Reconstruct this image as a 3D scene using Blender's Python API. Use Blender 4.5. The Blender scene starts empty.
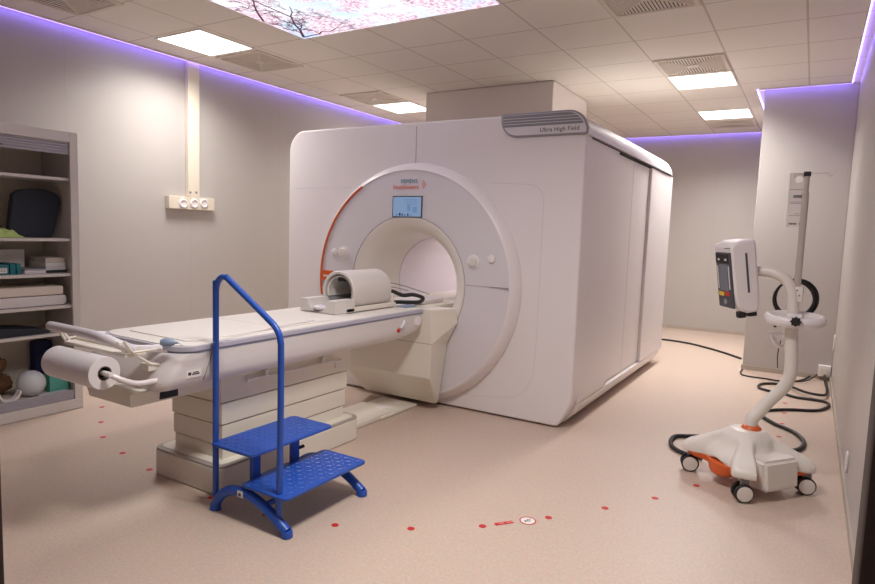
import bpy, bmesh, math, random
from mathutils import Vector, Matrix
random.seed(7)
C = bpy.context.scene.collection
PI = math.pi
CAMZ = 1.36
CEIL = CAMZ + 1.579

# ------------------------------------------------------------------ materials
def srgb(r, g, b):
    f = lambda c: (c/255/12.92) if c/255 <= .04045 else ((c/255+.055)/1.055)**2.4
    return (f(r), f(g), f(b), 1)
def mat(name, col, rough=.5, metal=0, noise=0, scale=40, bump=0, spec=.5, coat=0):
    m = bpy.data.materials.new(name); m.use_nodes = True
    nt = m.node_tree; b = nt.nodes['Principled BSDF']
    b.inputs['Base Color'].default_value = col
    b.inputs['Roughness'].default_value = rough
    b.inputs['Metallic'].default_value = metal
    b.inputs['Specular IOR Level'].default_value = spec
    b.inputs['Coat Weight'].default_value = coat
    if noise or bump:
        tc = nt.nodes.new('ShaderNodeTexCoord')
        n = nt.nodes.new('ShaderNodeTexNoise'); n.inputs['Scale'].default_value = scale; n.inputs['Detail'].default_value = 6
        nt.links.new(tc.outputs['Object'], n.inputs['Vector'])
        if noise:
            mx = nt.nodes.new('ShaderNodeMix'); mx.data_type = 'RGBA'
            mx.inputs['A'].default_value = tuple(c*(1-noise) for c in col[:3])+(1,)
            mx.inputs['B'].default_value = tuple(min(1, c*(1+noise)) for c in col[:3])+(1,)
            nt.links.new(n.outputs['Fac'], mx.inputs['Factor'])
            nt.links.new(mx.outputs['Result'], b.inputs['Base Color'])
        if bump:
            bp = nt.nodes.new('ShaderNodeBump'); bp.inputs['Strength'].default_value = bump; bp.inputs['Distance'].default_value = .002
            nt.links.new(n.outputs['Fac'], bp.inputs['Height']); nt.links.new(bp.outputs['Normal'], b.inputs['Normal'])
    return m
def emit(name, col, strength):
    m = bpy.data.materials.new(name); m.use_nodes = True
    nt = m.node_tree; nt.nodes.clear()
    e = nt.nodes.new('ShaderNodeEmission'); o = nt.nodes.new('ShaderNodeOutputMaterial')
    e.inputs['Color'].default_value = col; e.inputs['Strength'].default_value = strength
    nt.links.new(e.outputs[0], o.inputs[0]); return m

def grid_material(name, base, line, pitch, offs, widths, axes, rough, noise_amt=.04, nscale=60):
    """base colour with thin joint lines at a pitch along the given axes (world = object coordinates)"""
    m = mat(name, base, rough); nt = m.node_tree; b = nt.nodes['Principled BSDF']
    tc = nt.nodes.new('ShaderNodeTexCoord'); sp = nt.nodes.new('ShaderNodeSeparateXYZ')
    nt.links.new(tc.outputs['Object'], sp.inputs[0])
    prev = None
    for ax, off in zip(axes, offs):
        a = nt.nodes.new('ShaderNodeMath'); a.operation = 'SUBTRACT'; a.inputs[1].default_value = off - 1000*pitch
        nt.links.new(sp.outputs[ax], a.inputs[0])
        md = nt.nodes.new('ShaderNodeMath'); md.operation = 'PINGPONG'; md.inputs[1].default_value = pitch/2
        nt.links.new(a.outputs[0], md.inputs[0])
        lt = nt.nodes.new('ShaderNodeMath'); lt.operation = 'LESS_THAN'; lt.inputs[1].default_value = widths/2
        nt.links.new(md.outputs[0], lt.inputs[0])
        if prev:
            mxx = nt.nodes.new('ShaderNodeMath'); mxx.operation = 'MAXIMUM'
            nt.links.new(prev.outputs[0], mxx.inputs[0]); nt.links.new(lt.outputs[0], mxx.inputs[1]); prev = mxx
        else: prev = lt
    n = nt.nodes.new('ShaderNodeTexNoise'); n.inputs['Scale'].default_value = nscale; n.inputs['Detail'].default_value = 4
    nt.links.new(tc.outputs['Object'], n.inputs['Vector'])
    mn = nt.nodes.new('ShaderNodeMix'); mn.data_type = 'RGBA'
    mn.inputs['A'].default_value = tuple(c*(1-noise_amt) for c in base[:3])+(1,)
    mn.inputs['B'].default_value = tuple(min(1, c*(1+noise_amt)) for c in base[:3])+(1,)
    nt.links.new(n.outputs['Fac'], mn.inputs['Factor'])
    mx = nt.nodes.new('ShaderNodeMix'); mx.data_type = 'RGBA'
    nt.links.new(prev.outputs[0], mx.inputs['Factor'])
    nt.links.new(mn.outputs['Result'], mx.inputs['A']); mx.inputs['B'].default_value = line
    nt.links.new(mx.outputs['Result'], b.inputs['Base Color'])
    return m

M = {}
WALLC = srgb(182, 176, 172)
M['wall'] = grid_material('painted_wall_panel', WALLC, srgb(171, 165, 161), 1.2, (.45,), .004, (1,), .38, .015, 3)
M['wall_x'] = grid_material('painted_wall_panel_x', WALLC, srgb(171, 165, 161), 1.2, (-1.3,), .004, (0,), .38, .015, 3)
M['ceiling'] = grid_material('ceiling_tile', srgb(234, 227, 220), srgb(200, 190, 182), .6, (-.159, 3.969), .014, (0, 1), .8, .03, 150)
M['floor'] = None
M['white'] = mat('white_gloss_cover', srgb(232, 226, 226), .33, noise=.01, scale=5)
M['white2'] = mat('white_satin_plastic', srgb(226, 220, 212), .4)
M['greywhite'] = mat('pale_grey_panel', srgb(218, 213, 217), .3)
M['housing'] = mat('warm_grey_housing', srgb(218, 212, 210), .38)
M['cream'] = mat('cream_plastic', srgb(230, 224, 211), .38)
M['bore'] = mat('bore_liner', srgb(226, 218, 222), .3)
M['silver'] = mat('silver_trim', srgb(222, 218, 220), .42, metal=.25)
M['wall_plain'] = mat('painted_wall_plain', WALLC, .38)
M['edgegrey'] = mat('lavender_grey_edge', srgb(186, 184, 198), .4)
M['silverdark'] = mat('silver_frame', srgb(160, 158, 164), .4, metal=.3)
M['grille'] = mat('grey_grille', srgb(142, 142, 148), .4, metal=.3)
M['steel'] = mat('brushed_steel', srgb(206, 198, 190), .35, metal=.45)
M['dark'] = mat('dark_shadow_gap', srgb(38, 34, 32), .8)
M['seam'] = mat('cover_joint', srgb(150, 142, 138), .6)
M['seamlight'] = mat('cover_joint_soft', srgb(206, 200, 196), .5)
M['blue'] = mat('blue_powder_coat', srgb(38, 84, 178), .36, bump=.1, scale=300)
M['orange'] = mat('orange_plastic', srgb(214, 96, 40), .4)
M['black'] = mat('black_rubber', srgb(30, 28, 30), .55)
M['blackcable'] = mat('black_cable', srgb(34, 32, 33), .5)
M['red'] = mat('red_sticker', srgb(196, 34, 40), .5)
M['paper'] = mat('white_paper', srgb(232, 226, 222), .8)
M['paperroll'] = mat('paper_roll', srgb(226, 222, 222), .85, bump=.1, scale=80)
M['bluegrey'] = mat('blue_grey_trim', srgb(140, 150, 176), .4)
M['bulb'] = mat('blue_grey_rubber', srgb(140, 156, 182), .45)
M['mattress'] = mat('white_pad', srgb(228, 222, 214), .55)
M['coil'] = mat('off_white_coil', srgb(220, 214, 208), .45)
M['grey'] = mat('grey_plastic', srgb(150, 150, 154), .45)
M['darkgrey'] = mat('dark_grey_panel', srgb(74, 76, 84), .4)
M['midgrey'] = mat('mid_grey_panel', srgb(116, 122, 136), .4)
M['yellow'] = mat('yellow_button', srgb(232, 200, 70), .4)
M['redb'] = mat('red_button', srgb(200, 50, 50), .4)
M['text'] = mat('dark_print', srgb(50, 44, 62), .6)
M['teal_text'] = mat('teal_print', srgb(40, 120, 140), .6)
M['orange_text'] = mat('orange_print', srgb(226, 96, 50), .6)
M['greytext'] = mat('grey_print', srgb(130, 128, 130), .6)
M['closet'] = mat('cabinet_laminate', srgb(206, 200, 195), .5)
M['closetin'] = mat('cabinet_inner_laminate', srgb(212, 203, 188), .6)
M['slat'] = mat('grey_tambour', srgb(168, 164, 172), .45)
M['navyfoam'] = mat('black_blue_foam', srgb(38, 42, 52), .75)
M['limecloth'] = mat('lime_cloth', srgb(176, 196, 120), .9, noise=.15, scale=30)
M['teal'] = mat('teal_folder', srgb(20, 110, 118), .5)
M['tealbox'] = mat('teal_box', srgb(98, 178, 160), .6)
M['brown'] = mat('brown_plush', srgb(104, 72, 52), .95, noise=.5, scale=60, bump=1)
M['ball'] = mat('pale_ball', srgb(204, 208, 212), .45)
M['creammat'] = mat('cream_foam', srgb(214, 204, 192), .7)
M['whitemat'] = mat('white_foam', srgb(214, 208, 206), .6)
M['duct'] = mat('painted_duct', srgb(232, 224, 220), .5)
M['trunk'] = mat('cream_trunking', srgb(222, 212, 196), .4)
M['jamb'] = mat('dark_door_seal', srgb(70, 56, 50), .6)
M['base'] = mat('baseboard', srgb(176, 164, 152), .5)
M['pinkbranch'] = emit('branch_print', srgb(110, 70, 84), .3)
M['led'] = emit('led_strip', (.26, .17, 1, 1), 4)
M['borelamp'] = emit('bore_lamp_light', (1, .94, .95, 1), 2.6)
M['panel'] = emit('led_panel', (1, .96, .91, 1), 1.4)

def floor_mat():
    m = mat('speckled_vinyl', srgb(206, 186, 172), .42)
    nt = m.node_tree; b = nt.nodes['Principled BSDF']
    tc = nt.nodes.new('ShaderNodeTexCoord')
    n = nt.nodes.new('ShaderNodeTexNoise'); n.inputs['Scale'].default_value = 80; n.inputs['Detail'].default_value = 5; n.inputs['Roughness'].default_value = .7
    n2 = nt.nodes.new('ShaderNodeTexVoronoi'); n2.inputs['Scale'].default_value = 110
    r = nt.nodes.new('ShaderNodeValToRGB'); r.color_ramp.elements[0].position = .32; r.color_ramp.elements[1].position = .7
    r.color_ramp.elements[0].color = srgb(195, 173, 157); r.color_ramp.elements[1].color = srgb(211, 191, 175)
    nt.links.new(tc.outputs['Object'], n.inputs['Vector']); nt.links.new(tc.outputs['Object'], n2.inputs['Vector'])
    nt.links.new(n.outputs['Fac'], r.inputs['Fac'])
    mx = nt.nodes.new('ShaderNodeMix'); mx.data_type = 'RGBA'; mx.blend_type = 'MULTIPLY'; mx.inputs['Factor'].default_value = .1
    nt.links.new(r.outputs['Color'], mx.inputs['A']); nt.links.new(n2.outputs['Color'], mx.inputs['B'])
    nt.links.new(mx.outputs['Result'], b.inputs['Base Color'])
    return m
M['floor'] = floor_mat()

# backlit picture: pale sky with pink blossom clouds
def sky_mat():
    m = bpy.data.materials.new('backlit_blossom_picture'); m.use_nodes = True
    nt = m.node_tree; nt.nodes.clear()
    o = nt.nodes.new('ShaderNodeOutputMaterial'); e = nt.nodes.new('ShaderNodeEmission')
    tc = nt.nodes.new('ShaderNodeTexCoord')
    n1 = nt.nodes.new('ShaderNodeTexNoise'); n1.inputs['Scale'].default_value = 2.4; n1.inputs['Detail'].default_value = 7; n1.inputs['Roughness'].default_value = .62
    n2 = nt.nodes.new('ShaderNodeTexNoise'); n2.inputs['Scale'].default_value = 42; n2.inputs['Detail'].default_value = 4
    r1 = nt.nodes.new('ShaderNodeValToRGB'); r1.color_ramp.elements[0].position = .42; r1.color_ramp.elements[1].position = .54
    r1.color_ramp.elements[0].color = (0, 0, 0, 1); r1.color_ramp.elements[1].color = (1, 1, 1, 1)
    r2 = nt.nodes.new('ShaderNodeValToRGB'); r2.color_ramp.elements[0].position = .38; r2.color_ramp.elements[1].position = .62
    r2.color_ramp.elements[0].color = (.58, .33, .46, 1); r2.color_ramp.elements[1].color = (1.0, .86, .92, 1)
    n3 = nt.nodes.new('ShaderNodeTexNoise'); n3.inputs['Scale'].default_value = 1.3
    r3 = nt.nodes.new('ShaderNodeValToRGB')
    r3.color_ramp.elements[0].position = .35; r3.color_ramp.elements[1].position = .6
    r3.color_ramp.elements[0].color = (.50, .68, .90, 1); r3.color_ramp.elements[1].color = (.88, .94, 1, 1)
    for n in (n1, n2, n3): nt.links.new(tc.outputs['Object'], n.inputs['Vector'])
    nt.links.new(n1.outputs['Fac'], r1.inputs['Fac']); nt.links.new(n2.outputs['Fac'], r2.inputs['Fac']); nt.links.new(n3.outputs['Fac'], r3.inputs['Fac'])
    mx = nt.nodes.new('ShaderNodeMix'); mx.data_type = 'RGBA'
    nt.links.new(r1.outputs['Color'], mx.inputs['Factor']); nt.links.new(r3.outputs['Color'], mx.inputs['A']); nt.links.new(r2.outputs['Color'], mx.inputs['B'])
    nt.links.new(mx.outputs['Result'], e.inputs['Color']); e.inputs['Strength'].default_value = .42
    nt.links.new(e.outputs[0], o.inputs[0]); return m
M['skypic'] = sky_mat()

def screen_mat():
    m = emit('lit_screen', srgb(150, 176, 212), .21); return m
M['screen'] = screen_mat()
M['screen_dark'] = emit('screen_print', srgb(70, 84, 140), .13)
M['screen_mid'] = emit('screen_figure', srgb(130, 160, 206), .2)

# ------------------------------------------------------------------ mesh builder
class MB:
    def __init__(s, T=None): s.bm = bmesh.new(); s.T = T or Matrix()
    def _add(s, src):
        me = bpy.data.meshes.new('tmp'); src.to_mesh(me); src.free(); s.bm.from_mesh(me); bpy.data.meshes.remove(me)
    def _v(s, vs): return [s.bm.verts.new(s.T @ Vector(v)) for v in vs]
    def box(s, x0, x1, y0, y1, z0, z1, bev=0, seg=2, R=None):
        b = bmesh.new(); bmesh.ops.create_cube(b, size=1)
        for v in b.verts:
            v.co = Vector(((x0+x1)/2+v.co.x*(x1-x0), (y0+y1)/2+v.co.y*(y1-y0), (z0+z1)/2+v.co.z*(z1-z0)))
        if bev: bmesh.ops.bevel(b, geom=b.edges[:], offset=min(bev, .49*min(abs(x1-x0), abs(y1-y0), abs(z1-z0))), segments=seg, affect='EDGES', profile=.5)
        if R: b.transform(R)
        b.transform(s.T); s._add(b); return s
    def tube(s, pts, r, n=10, caps=True, smooth=0):
        pts = [Vector(p) for p in pts]
        if smooth: pts = spline(pts, smooth)
        rs = r if isinstance(r, (list, tuple)) else [r]*len(pts)
        if len(rs) != len(pts): rs = [rs[0]+(rs[-1]-rs[0])*i/(len(pts)-1) for i in range(len(pts))]
        rings = []; up = None
        for i, p in enumerate(pts):
            t = (pts[min(i+1, len(pts)-1)]-pts[max(i-1, 0)]).normalized()
            if up is None: up = Vector((0, 0, 1)) if abs(t.z) < .9 else Vector((1, 0, 0))
            a = t.cross(up).normalized(); up = a.cross(t).normalized()
            rings.append(s._v([p+(a*math.cos(2*PI*k/n)+up*math.sin(2*PI*k/n))*rs[i] for k in range(n)]))
        for A, B in zip(rings, rings[1:]):
            for k in range(n): s.bm.faces.new((A[k], A[(k+1) % n], B[(k+1) % n], B[k]))
        if caps: s.bm.faces.new(rings[0][::-1]); s.bm.faces.new(rings[-1])
        return s
    def lathe(s, prof, c=(0, 0, 0), axis='z', n=32, closed=False, clampz=None, a0=0, a1=2*PI):
        """prof: list of (r, h). revolve about the axis through c"""
        full = abs(a1-a0-2*PI) < 1e-6; m = n if full else n+1
        rings = []
        for r, h in prof:
            vs = []
            for k in range(m):
                a = a0+(a1-a0)*k/n; u, w = r*math.cos(a), r*math.sin(a)
                if axis == 'z': v = (c[0]+u, c[1]+w, c[2]+h)
                elif axis == 'y': v = (c[0]+u, c[1]+h, c[2]+w)
                else: v = (c[0]+h, c[1]+u, c[2]+w)
                if clampz is not None: v = (v[0], v[1], max(clampz, v[2]))
                vs.append(v)
            rings.append(s._v(vs))
        prs = list(zip(rings, rings[1:]))
        if closed: prs.append((rings[-1], rings[0]))
        for A, B in prs:
            for k in range(n if full else n): 
                try: s.bm.faces.new((A[k], A[(k+1) % m], B[(k+1) % m], B[k]))
                except ValueError: pass
        if not closed and full:
            for R_, (r, h) in ((rings[0], prof[0]), (rings[-1], prof[-1])):
                if r > 1e-5:
                    if getattr(s, 'caps', True): s.bm.faces.new(R_)
        return s
    def prism(s, poly, axis, h0, h1, bev=0, seg=2):
        """poly in the two other axes (order x,y / x,z / y,z), extruded along the axis"""
        b = bmesh.new()
        def P(p, h):
            return {'x': (h, p[0], p[1]), 'y': (p[0], h, p[1]), 'z': (p[0], p[1], h)}[axis]
        A = [b.verts.new(P(p, h0)) for p in poly]; B = [b.verts.new(P(p, h1)) for p in poly]
        n = len(poly); fa = b.faces.new(A); fb = b.faces.new(B[::-1])
        for i in range(n): b.faces.new((A[i], B[i], B[(i+1) % n], A[(i+1) % n]))
        bmesh.ops.recalc_face_normals(b, faces=b.faces[:])
        if bev: bmesh.ops.bevel(b, geom=list(set(fa.edges[:]+fb.edges[:])), offset=bev, segments=seg, affect='EDGES', profile=.5)
        b.transform(s.T); s._add(b); return s
    def poly(s, vs, faces):
        V = s._v(vs)
        for f in faces: s.bm.faces.new([V[i] for i in f])
        return s
    def sphere(s, c, r, sc=(1, 1, 1), n=20):
        b = bmesh.new(); bmesh.ops.create_uvsphere(b, u_segments=n, v_segments=n//2+2, radius=r)
        for v in b.verts: v.co = Vector((c[0]+v.co.x*sc[0], c[1]+v.co.y*sc[1], c[2]+v.co.z*sc[2]))
        b.transform(s.T); s._add(b); return s
    def build(s, name, m, parent=None, angle=35, recalc=True, weighted=True):
        if recalc: bmesh.ops.recalc_face_normals(s.bm, faces=s.bm.faces[:])
        off = Vector((0, 0, 0)); q = parent
        while q: off += q.location; q = q.parent
        if parent is None:   # give a top-level mesh an origin at its base centre
            xs = [v.co for v in s.bm.verts]
            lo = Vector([min(v[i] for v in xs) for i in range(3)]); hi = Vector([max(v[i] for v in xs) for i in range(3)])
            org = Vector(((lo.x+hi.x)/2, (lo.y+hi.y)/2, lo.z)) if s.recenter else Vector()
            off = org
        bmesh.ops.translate(s.bm, verts=s.bm.verts[:], vec=-off)
        me = bpy.data.meshes.new(name); s.bm.to_mesh(me); s.bm.free()
        for p in me.polygons: p.use_smooth = True
        me.set_sharp_from_angle(angle=math.radians(angle))
        o = bpy.data.objects.new(name, me); C.objects.link(o)
        me.materials.append(M[m] if isinstance(m, str) else m)
        if parent: o.parent = parent
        else: o.location = off
        if weighted:
            wn = o.modifiers.new('normals', 'WEIGHTED_NORMAL'); wn.keep_sharp = True
        return o
    recenter = True

def spline(pts, sub):
    out = []
    for i in range(len(pts)-1):
        p0 = pts[max(i-1, 0)]; p1 = pts[i]; p2 = pts[i+1]; p3 = pts[min(i+2, len(pts)-1)]
        for k in range(sub):
            t = k/sub
            out.append(.5*((2*p1)+(-p0+p2)*t+(2*p0-5*p1+4*p2-p3)*t*t+(-p0+3*p1-3*p2+p3)*t**3))
    out.append(pts[-1]); return out
def rrect(x0, x1, y0, y1, r, n=8):
    """rounded rectangle; r = one radius or four (x0y0, x1y0, x1y1, x0y1)"""
    if not isinstance(r, (tuple, list)): r = (r,)*4
    out = []
    for (cx, cy, a, rr) in ((x0+r[0], y0+r[0], PI, r[0]), (x1-r[1], y0+r[1], 1.5*PI, r[1]), (x1-r[2], y1-r[2], 0, r[2]), (x0+r[3], y1-r[3], .5*PI, r[3])):
        if rr < 1e-5: out.append((cx, cy)); continue
        for k in range(n+1): out.append((cx+rr*math.cos(a+k*PI/2/n), cy+rr*math.sin(a+k*PI/2/n)))
    return out
def thing(name, label, cat, loc=(0, 0, 0), group=None):
    o = bpy.data.objects.new(name, None); C.objects.link(o); o.location = loc; o.empty_display_size = .1
    return tag(o, label, cat, group)
def tag(o, label, cat, group=None):
    o['label'] = label; o['category'] = cat
    if group: o['group'] = group
    return o
def struct(name, mb, m):
    mb.recenter = False
    o = mb.build(name, m); o['kind'] = 'structure'; return o
def text(s, size, m, parent, T, name='lettering', align='LEFT', extrude=.0004, sx=1):
    cu = bpy.data.curves.new('t', 'FONT'); cu.body = s; cu.size = size; cu.extrude = extrude; cu.align_x = align; cu.space_character = 1.05
    ob = bpy.data.objects.new('t', cu); C.objects.link(ob)
    dg = bpy.context.evaluated_depsgraph_get(); dg.update()
    me = bpy.data.meshes.new_from_object(ob.evaluated_get(dg)); bpy.data.objects.remove(ob); bpy.data.curves.remove(cu)
    me.name = name; me.materials.clear(); me.materials.append(M[m])
    me.transform(Matrix.Diagonal((sx, 1, 1, 1))); me.transform(T)
    off = Vector(); q = parent
    while q: off += q.location; q = q.parent
    me.transform(Matrix.Translation(-off))
    o = bpy.data.objects.new(name, me); C.objects.link(o); o.parent = parent
    return o
def face_negY(x, y, z):   # text frame: reads along +X, up +Z, faces -Y
    return Matrix.Translation((x, y, z)) @ Matrix.Rotation(PI/2, 4, 'X')

# camera model (used to work out where things stand from the photograph)
F_PX = 615.97
def cam_axes(a=.543366, b=-.0973795, c=.0351566):
    f = Vector((-math.sin(a)*math.cos(b), math.cos(a)*math.cos(b), math.sin(b)))
    r0 = Vector((math.cos(a), math.sin(a), 0)); u0 = r0.cross(f)
    return math.cos(c)*r0+math.sin(c)*u0, -math.sin(c)*r0+math.cos(c)*u0, f
RX, UX, FX = cam_axes()
def at(px, py, axis, val):
    d = (px-437.5)/F_PX*RX-(py-292)/F_PX*UX+FX
    v = val-(CAMZ if axis == 2 else 0)
    return d*(v/d[axis])+Vector((0, 0, CAMZ))

# ------------------------------------------------------------------ room shell
XL, XR, YB, YF = -5.39, .26, 10.02, -1.3
XP, YP = -.55, 7.33          # corner of the projecting pillar
struct('floor', MB().box(XL-.1, XR+.1, YF-.1, YB+.1, -.1, 0), 'floor')
struct('ceiling', MB().box(XL-.1, XR+.1, YF-.1, YB+.1, CEIL, CEIL+.08), 'ceiling')
struct('wall_left', MB().box(XL-.1, XL, YF-.1, YB+.1, 0, CEIL), 'wall')
struct('wall_right', MB().box(XR, XR+.1, YF-.1, YB+.1, 0, CEIL), 'wall')
struct('wall_back', MB().box(XL, XR, YB, YB+.1, 0, CEIL), 'wall_x')
struct('wall_front', MB().box(XL, XR, YF-.1, YF, 0, CEIL), 'wall_x')
struct('wall_pillar', MB().box(XP, XR, YP, YB, 0, CEIL, .004, 1), 'wall_plain')
# coved baseboards
struct('baseboard_left', MB().box(XL, XL+.012, YF, YB, 0, .05), 'base')
struct('baseboard_back', MB().box(XL, XP, YB-.012, YB, 0, .05), 'base')
struct('baseboard_right', MB().box(XR-.012, XR, YF, YP, 0, .05), 'base')
struct('baseboard_pillar', MB().box(XP-.012, XR-.012, YP-.012, YP, 0, .05).box(XP-.012, XP, YP, YB-.012, 0, .05), 'base')
# door frame the room is seen through
struct('door_1', MB().box(.033, .11, .37, .40, 0, 2.12, .003).box(-1.0, -.942, .375, .40, 0, 2.12, .003).box(-1.0, .11, .37, .40, 2.12, 2.19), 'jamb')
struct('trim_1', MB().box(.11, XR, .35, .41, 0, 2.19), 'wall_x')
# LED cove strips under the ceiling edge: profile (structure) and strip lights
def strip(p0, p1, wall, label):
    """emitter facing the wall, with a slim white profile on its room side; wall = direction of the wall"""
    x0, x1 = sorted((p0[0], p1[0])); y0, y1 = sorted((p0[1], p1[1]))
    wx, wy = wall; h = .004
    t = thing('led_strip', label, 'light', ((x0+x1)/2, (y0+y1)/2, CEIL), 'violet light strips along the ceiling edge')
    MB().box(x0-(h if wx else 0), x1+(h if wx else 0), y0-(h if wy else 0), y1+(h if wy else 0), CEIL-.016, CEIL-.002).build('light_bar', 'led', t)
    ax, ay = -wx*.007, -wy*.007
    MB().box(x0+ax-(.003 if wx else 0), x1+ax+(.003 if wx else 0), y0+ay-(.003 if wy else 0), y1+ay+(.003 if wy else 0), CEIL-.0165, CEIL-.0005).build('profile', 'white2', t)
strip((-5.325, YF+.1), (-5.325, 9.955), (-1, 0), 'long violet light strip along the ceiling above the left wall')
strip((-5.31, 9.955), (-.63, 9.955), (0, 1), 'violet light strip along the ceiling above the far back wall')
strip((-.62, 9.94), (-.62, 7.27), (1, 0), 'short violet light strip running back beside the pillar corner')
strip((-.605, 7.262), (.185, 7.262), (0, 1), 'violet light strip across the top of the pillar front')
strip((.197, 7.262), (.197, YF+.1), (1, 0), 'bright violet light strip along the ceiling above the right wall')

# ------------------------------------------------------------------ ceiling things
def ceiling_light(x0, y0, label):
    t = thing('ceiling_light', label, 'light', (x0+.3, y0+.3, CEIL), 'square ceiling light panels')
    g = .022
    fr = MB()
    for a in ((x0+.004, x0+g, y0+.004, y0+.596), (x0+.6-g, x0+.596, y0+.004, y0+.596), (x0+g, x0+.6-g, y0+.004, y0+g), (x0+g, x0+.6-g, y0+.6-g, y0+.596)):
        fr.box(*a, CEIL-.006, CEIL-.0005)
    fr.build('frame', 'white2', t)
    MB().box(x0+g, x0+.6-g, y0+g, y0+.6-g, CEIL-.005, CEIL-.0005).build('diffuser', 'panel', t)
    ld = bpy.data.lights.new('lamp', 'AREA'); ld.shape = 'SQUARE'; ld.size = .54; ld.energy = 9 if x0 < -4 else 12.5; ld.color = (1, .965, .925); ld.spread = math.radians(140)
    lo = bpy.data.objects.new('lamp', ld); C.objects.link(lo); lo.parent = t; lo.location = (0, 0, -.008)
ceiling_light(-4.959-.05, 3.4, 'square ceiling light above the wall trunking on the left')
ceiling_light(-4.959, 6.4, 'square ceiling light at the left beside the ceiling duct box')
ceiling_light(-1.359, 6.4, 'nearer square ceiling light of the two over the right side of the room')
ceiling_light(-1.359, 8.23, 'farther square ceiling light of the two over the right side of the room')
ceiling_light(-1.359, 1.569, 'square ceiling light nearest the doorway, just above the picture edge')

def ceiling_vent(x0, y0, label):
    t = thing('ceiling_vent', label, 'vent', (x0+.3, y0+.3, CEIL), 'square ceiling air diffusers')
    cx, cy = x0+.3, y0+.3; h = .29
    pl = MB()
    for a in ((cx-h, cx-h+.03, cy-h, cy+h), (cx+h-.03, cx+h, cy-h, cy+h), (cx-h+.03, cx+h-.03, cy-h, cy-h+.03), (cx-h+.03, cx+h-.03, cy+h-.03, cy+h)):
        pl.box(*a, CEIL-.012, CEIL-.0005)
    pl.build('frame', 'ventw', t)
    MB().box(cx-h+.03, cx+h-.03, cy-h+.03, cy+h-.03, CEIL-.003, CEIL-.0005).build('backing', 'ventd', t)
    bl = MB(); k = -.24
    while k <= .2401:
        r0 = max(abs(k), .045)
        for rot in range(4):
            R = Matrix.Translation((cx, cy, CEIL-.0065)) @ Matrix.Rotation(rot*PI/2, 4, 'Z') @ Matrix.Translation((k, (r0+.262)/2, 0))
            bl.box(-.0075, .0075, -(.262-r0)/2, (.262-r0)/2, -.0012, .0012, R=R)
        k += .024
    for rot in range(4):
        R = Matrix.Translation((cx, cy, CEIL-.007)) @ Matrix.Rotation(rot*PI/2+PI/4, 4, 'Z')
        bl.box(.05, .37, -.005, .005, -.004, .004, R=R)
    bl.build('blades', 'ventw', t)
    MB().box(cx-.045, cx+.045, cy-.045, cy+.045, CEIL-.013, CEIL-.004).build('centre_plate', 'ventw', t)
M['ventw'] = mat('vent_paint', srgb(222, 211, 200), .5)
M['ventd'] = mat('vent_inside', srgb(84, 76, 70), .8)
ceiling_vent(-4.959-.05, 4.03, 'square air vent directly behind the ceiling light above the wall trunking')
ceiling_vent(-5.03, 2.19, 'square air vent at the top left nearest the cabinet')
ceiling_vent(-4.959, 5.78, 'square air vent in front of the small light left of the duct box')
ceiling_vent(-1.359, 3.969, 'large square air vent cut off by the top edge of the photo')
ceiling_vent(-1.359, 5.78, 'square air vent touching the nearer light over the right side')
ceiling_vent(-1.359, 8.9, 'faint square air vent behind the farther light near the back wall')

# backlit blossom picture
t = thing('light_picture', 'large backlit ceiling picture of pink blossom branches against pale sky', 'light', (-2.88, 2.77, CEIL))
MB().box(-3.79, -1.98, 1.57, 3.965, CEIL-.006, CEIL-.001).build('picture_panel', 'skypic', t)
br = MB()
def branch(p, q, w, depth=0):
    n = 7; last = None
    pts = []
    for i in range(n+1):
        s = i/n; j = .035*(1-abs(2*s-1))
        pts.append((p[0]+(q[0]-p[0])*s+random.uniform(-j, j), p[1]+(q[1]-p[1])*s+random.uniform(-j, j), CEIL-.0075))
    for i in range(n):
        a, b = Vector(pts[i]), Vector(pts[i+1]); d = (b-a).normalized(); nn = Vector((-d.y, d.x, 0)); w0 = w*(1-.8*i/n); w1 = w*(1-.8*(i+1)/n)
        vs = [a+nn*w0, a-nn*w0, b-nn*w1, b+nn*w1]
        br.poly([tuple(v) for v in vs]+[tuple(v+Vector((0, 0, .001))) for v in vs], [(0, 1, 2, 3), (7, 6, 5, 4), (0, 4, 5, 1), (1, 5, 6, 2), (2, 6, 7, 3), (3, 7, 4, 0)])
        if depth < 3 and i and random.random() < .7:
            ang = math.atan2(d.y, d.x)+random.choice((-1, 1))*random.uniform(.5, 1.0); L = (Vector(q)-Vector(p)).length*random.uniform(.3, .5)
            e = (min(-2.0, max(-3.77, a.x+L*math.cos(ang))), min(3.94, max(1.6, a.y+L*math.sin(ang))), 0)
            branch((a.x, a.y, 0), e, w0*.55, depth+1)
branch((-3.76, 3.93, 0), (-3.35, 3.35, 0), .013)
branch((-3.76, 3.93, 0), (-3.15, 3.85, 0), .009)
branch((-3.77, 3.5, 0), (-3.3, 2.9, 0), .010)
branch((-3.5, 3.55, 0), (-3.5, 2.6, 0), .008)
branch((-2.0, 3.7, 0), (-2.5, 3.4, 0), .009)
br.build('branches', 'pinkbranch', t)

# duct box between scanner and ceiling
o = MB().box(-3.93, -2.39, 6.10, 7.2, 2.21, CEIL-.004, .006, 1).build('duct_box', 'duct')
tag(o, 'pale boxed-in duct rising from the scanner roof to the ceiling', 'duct')

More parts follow.
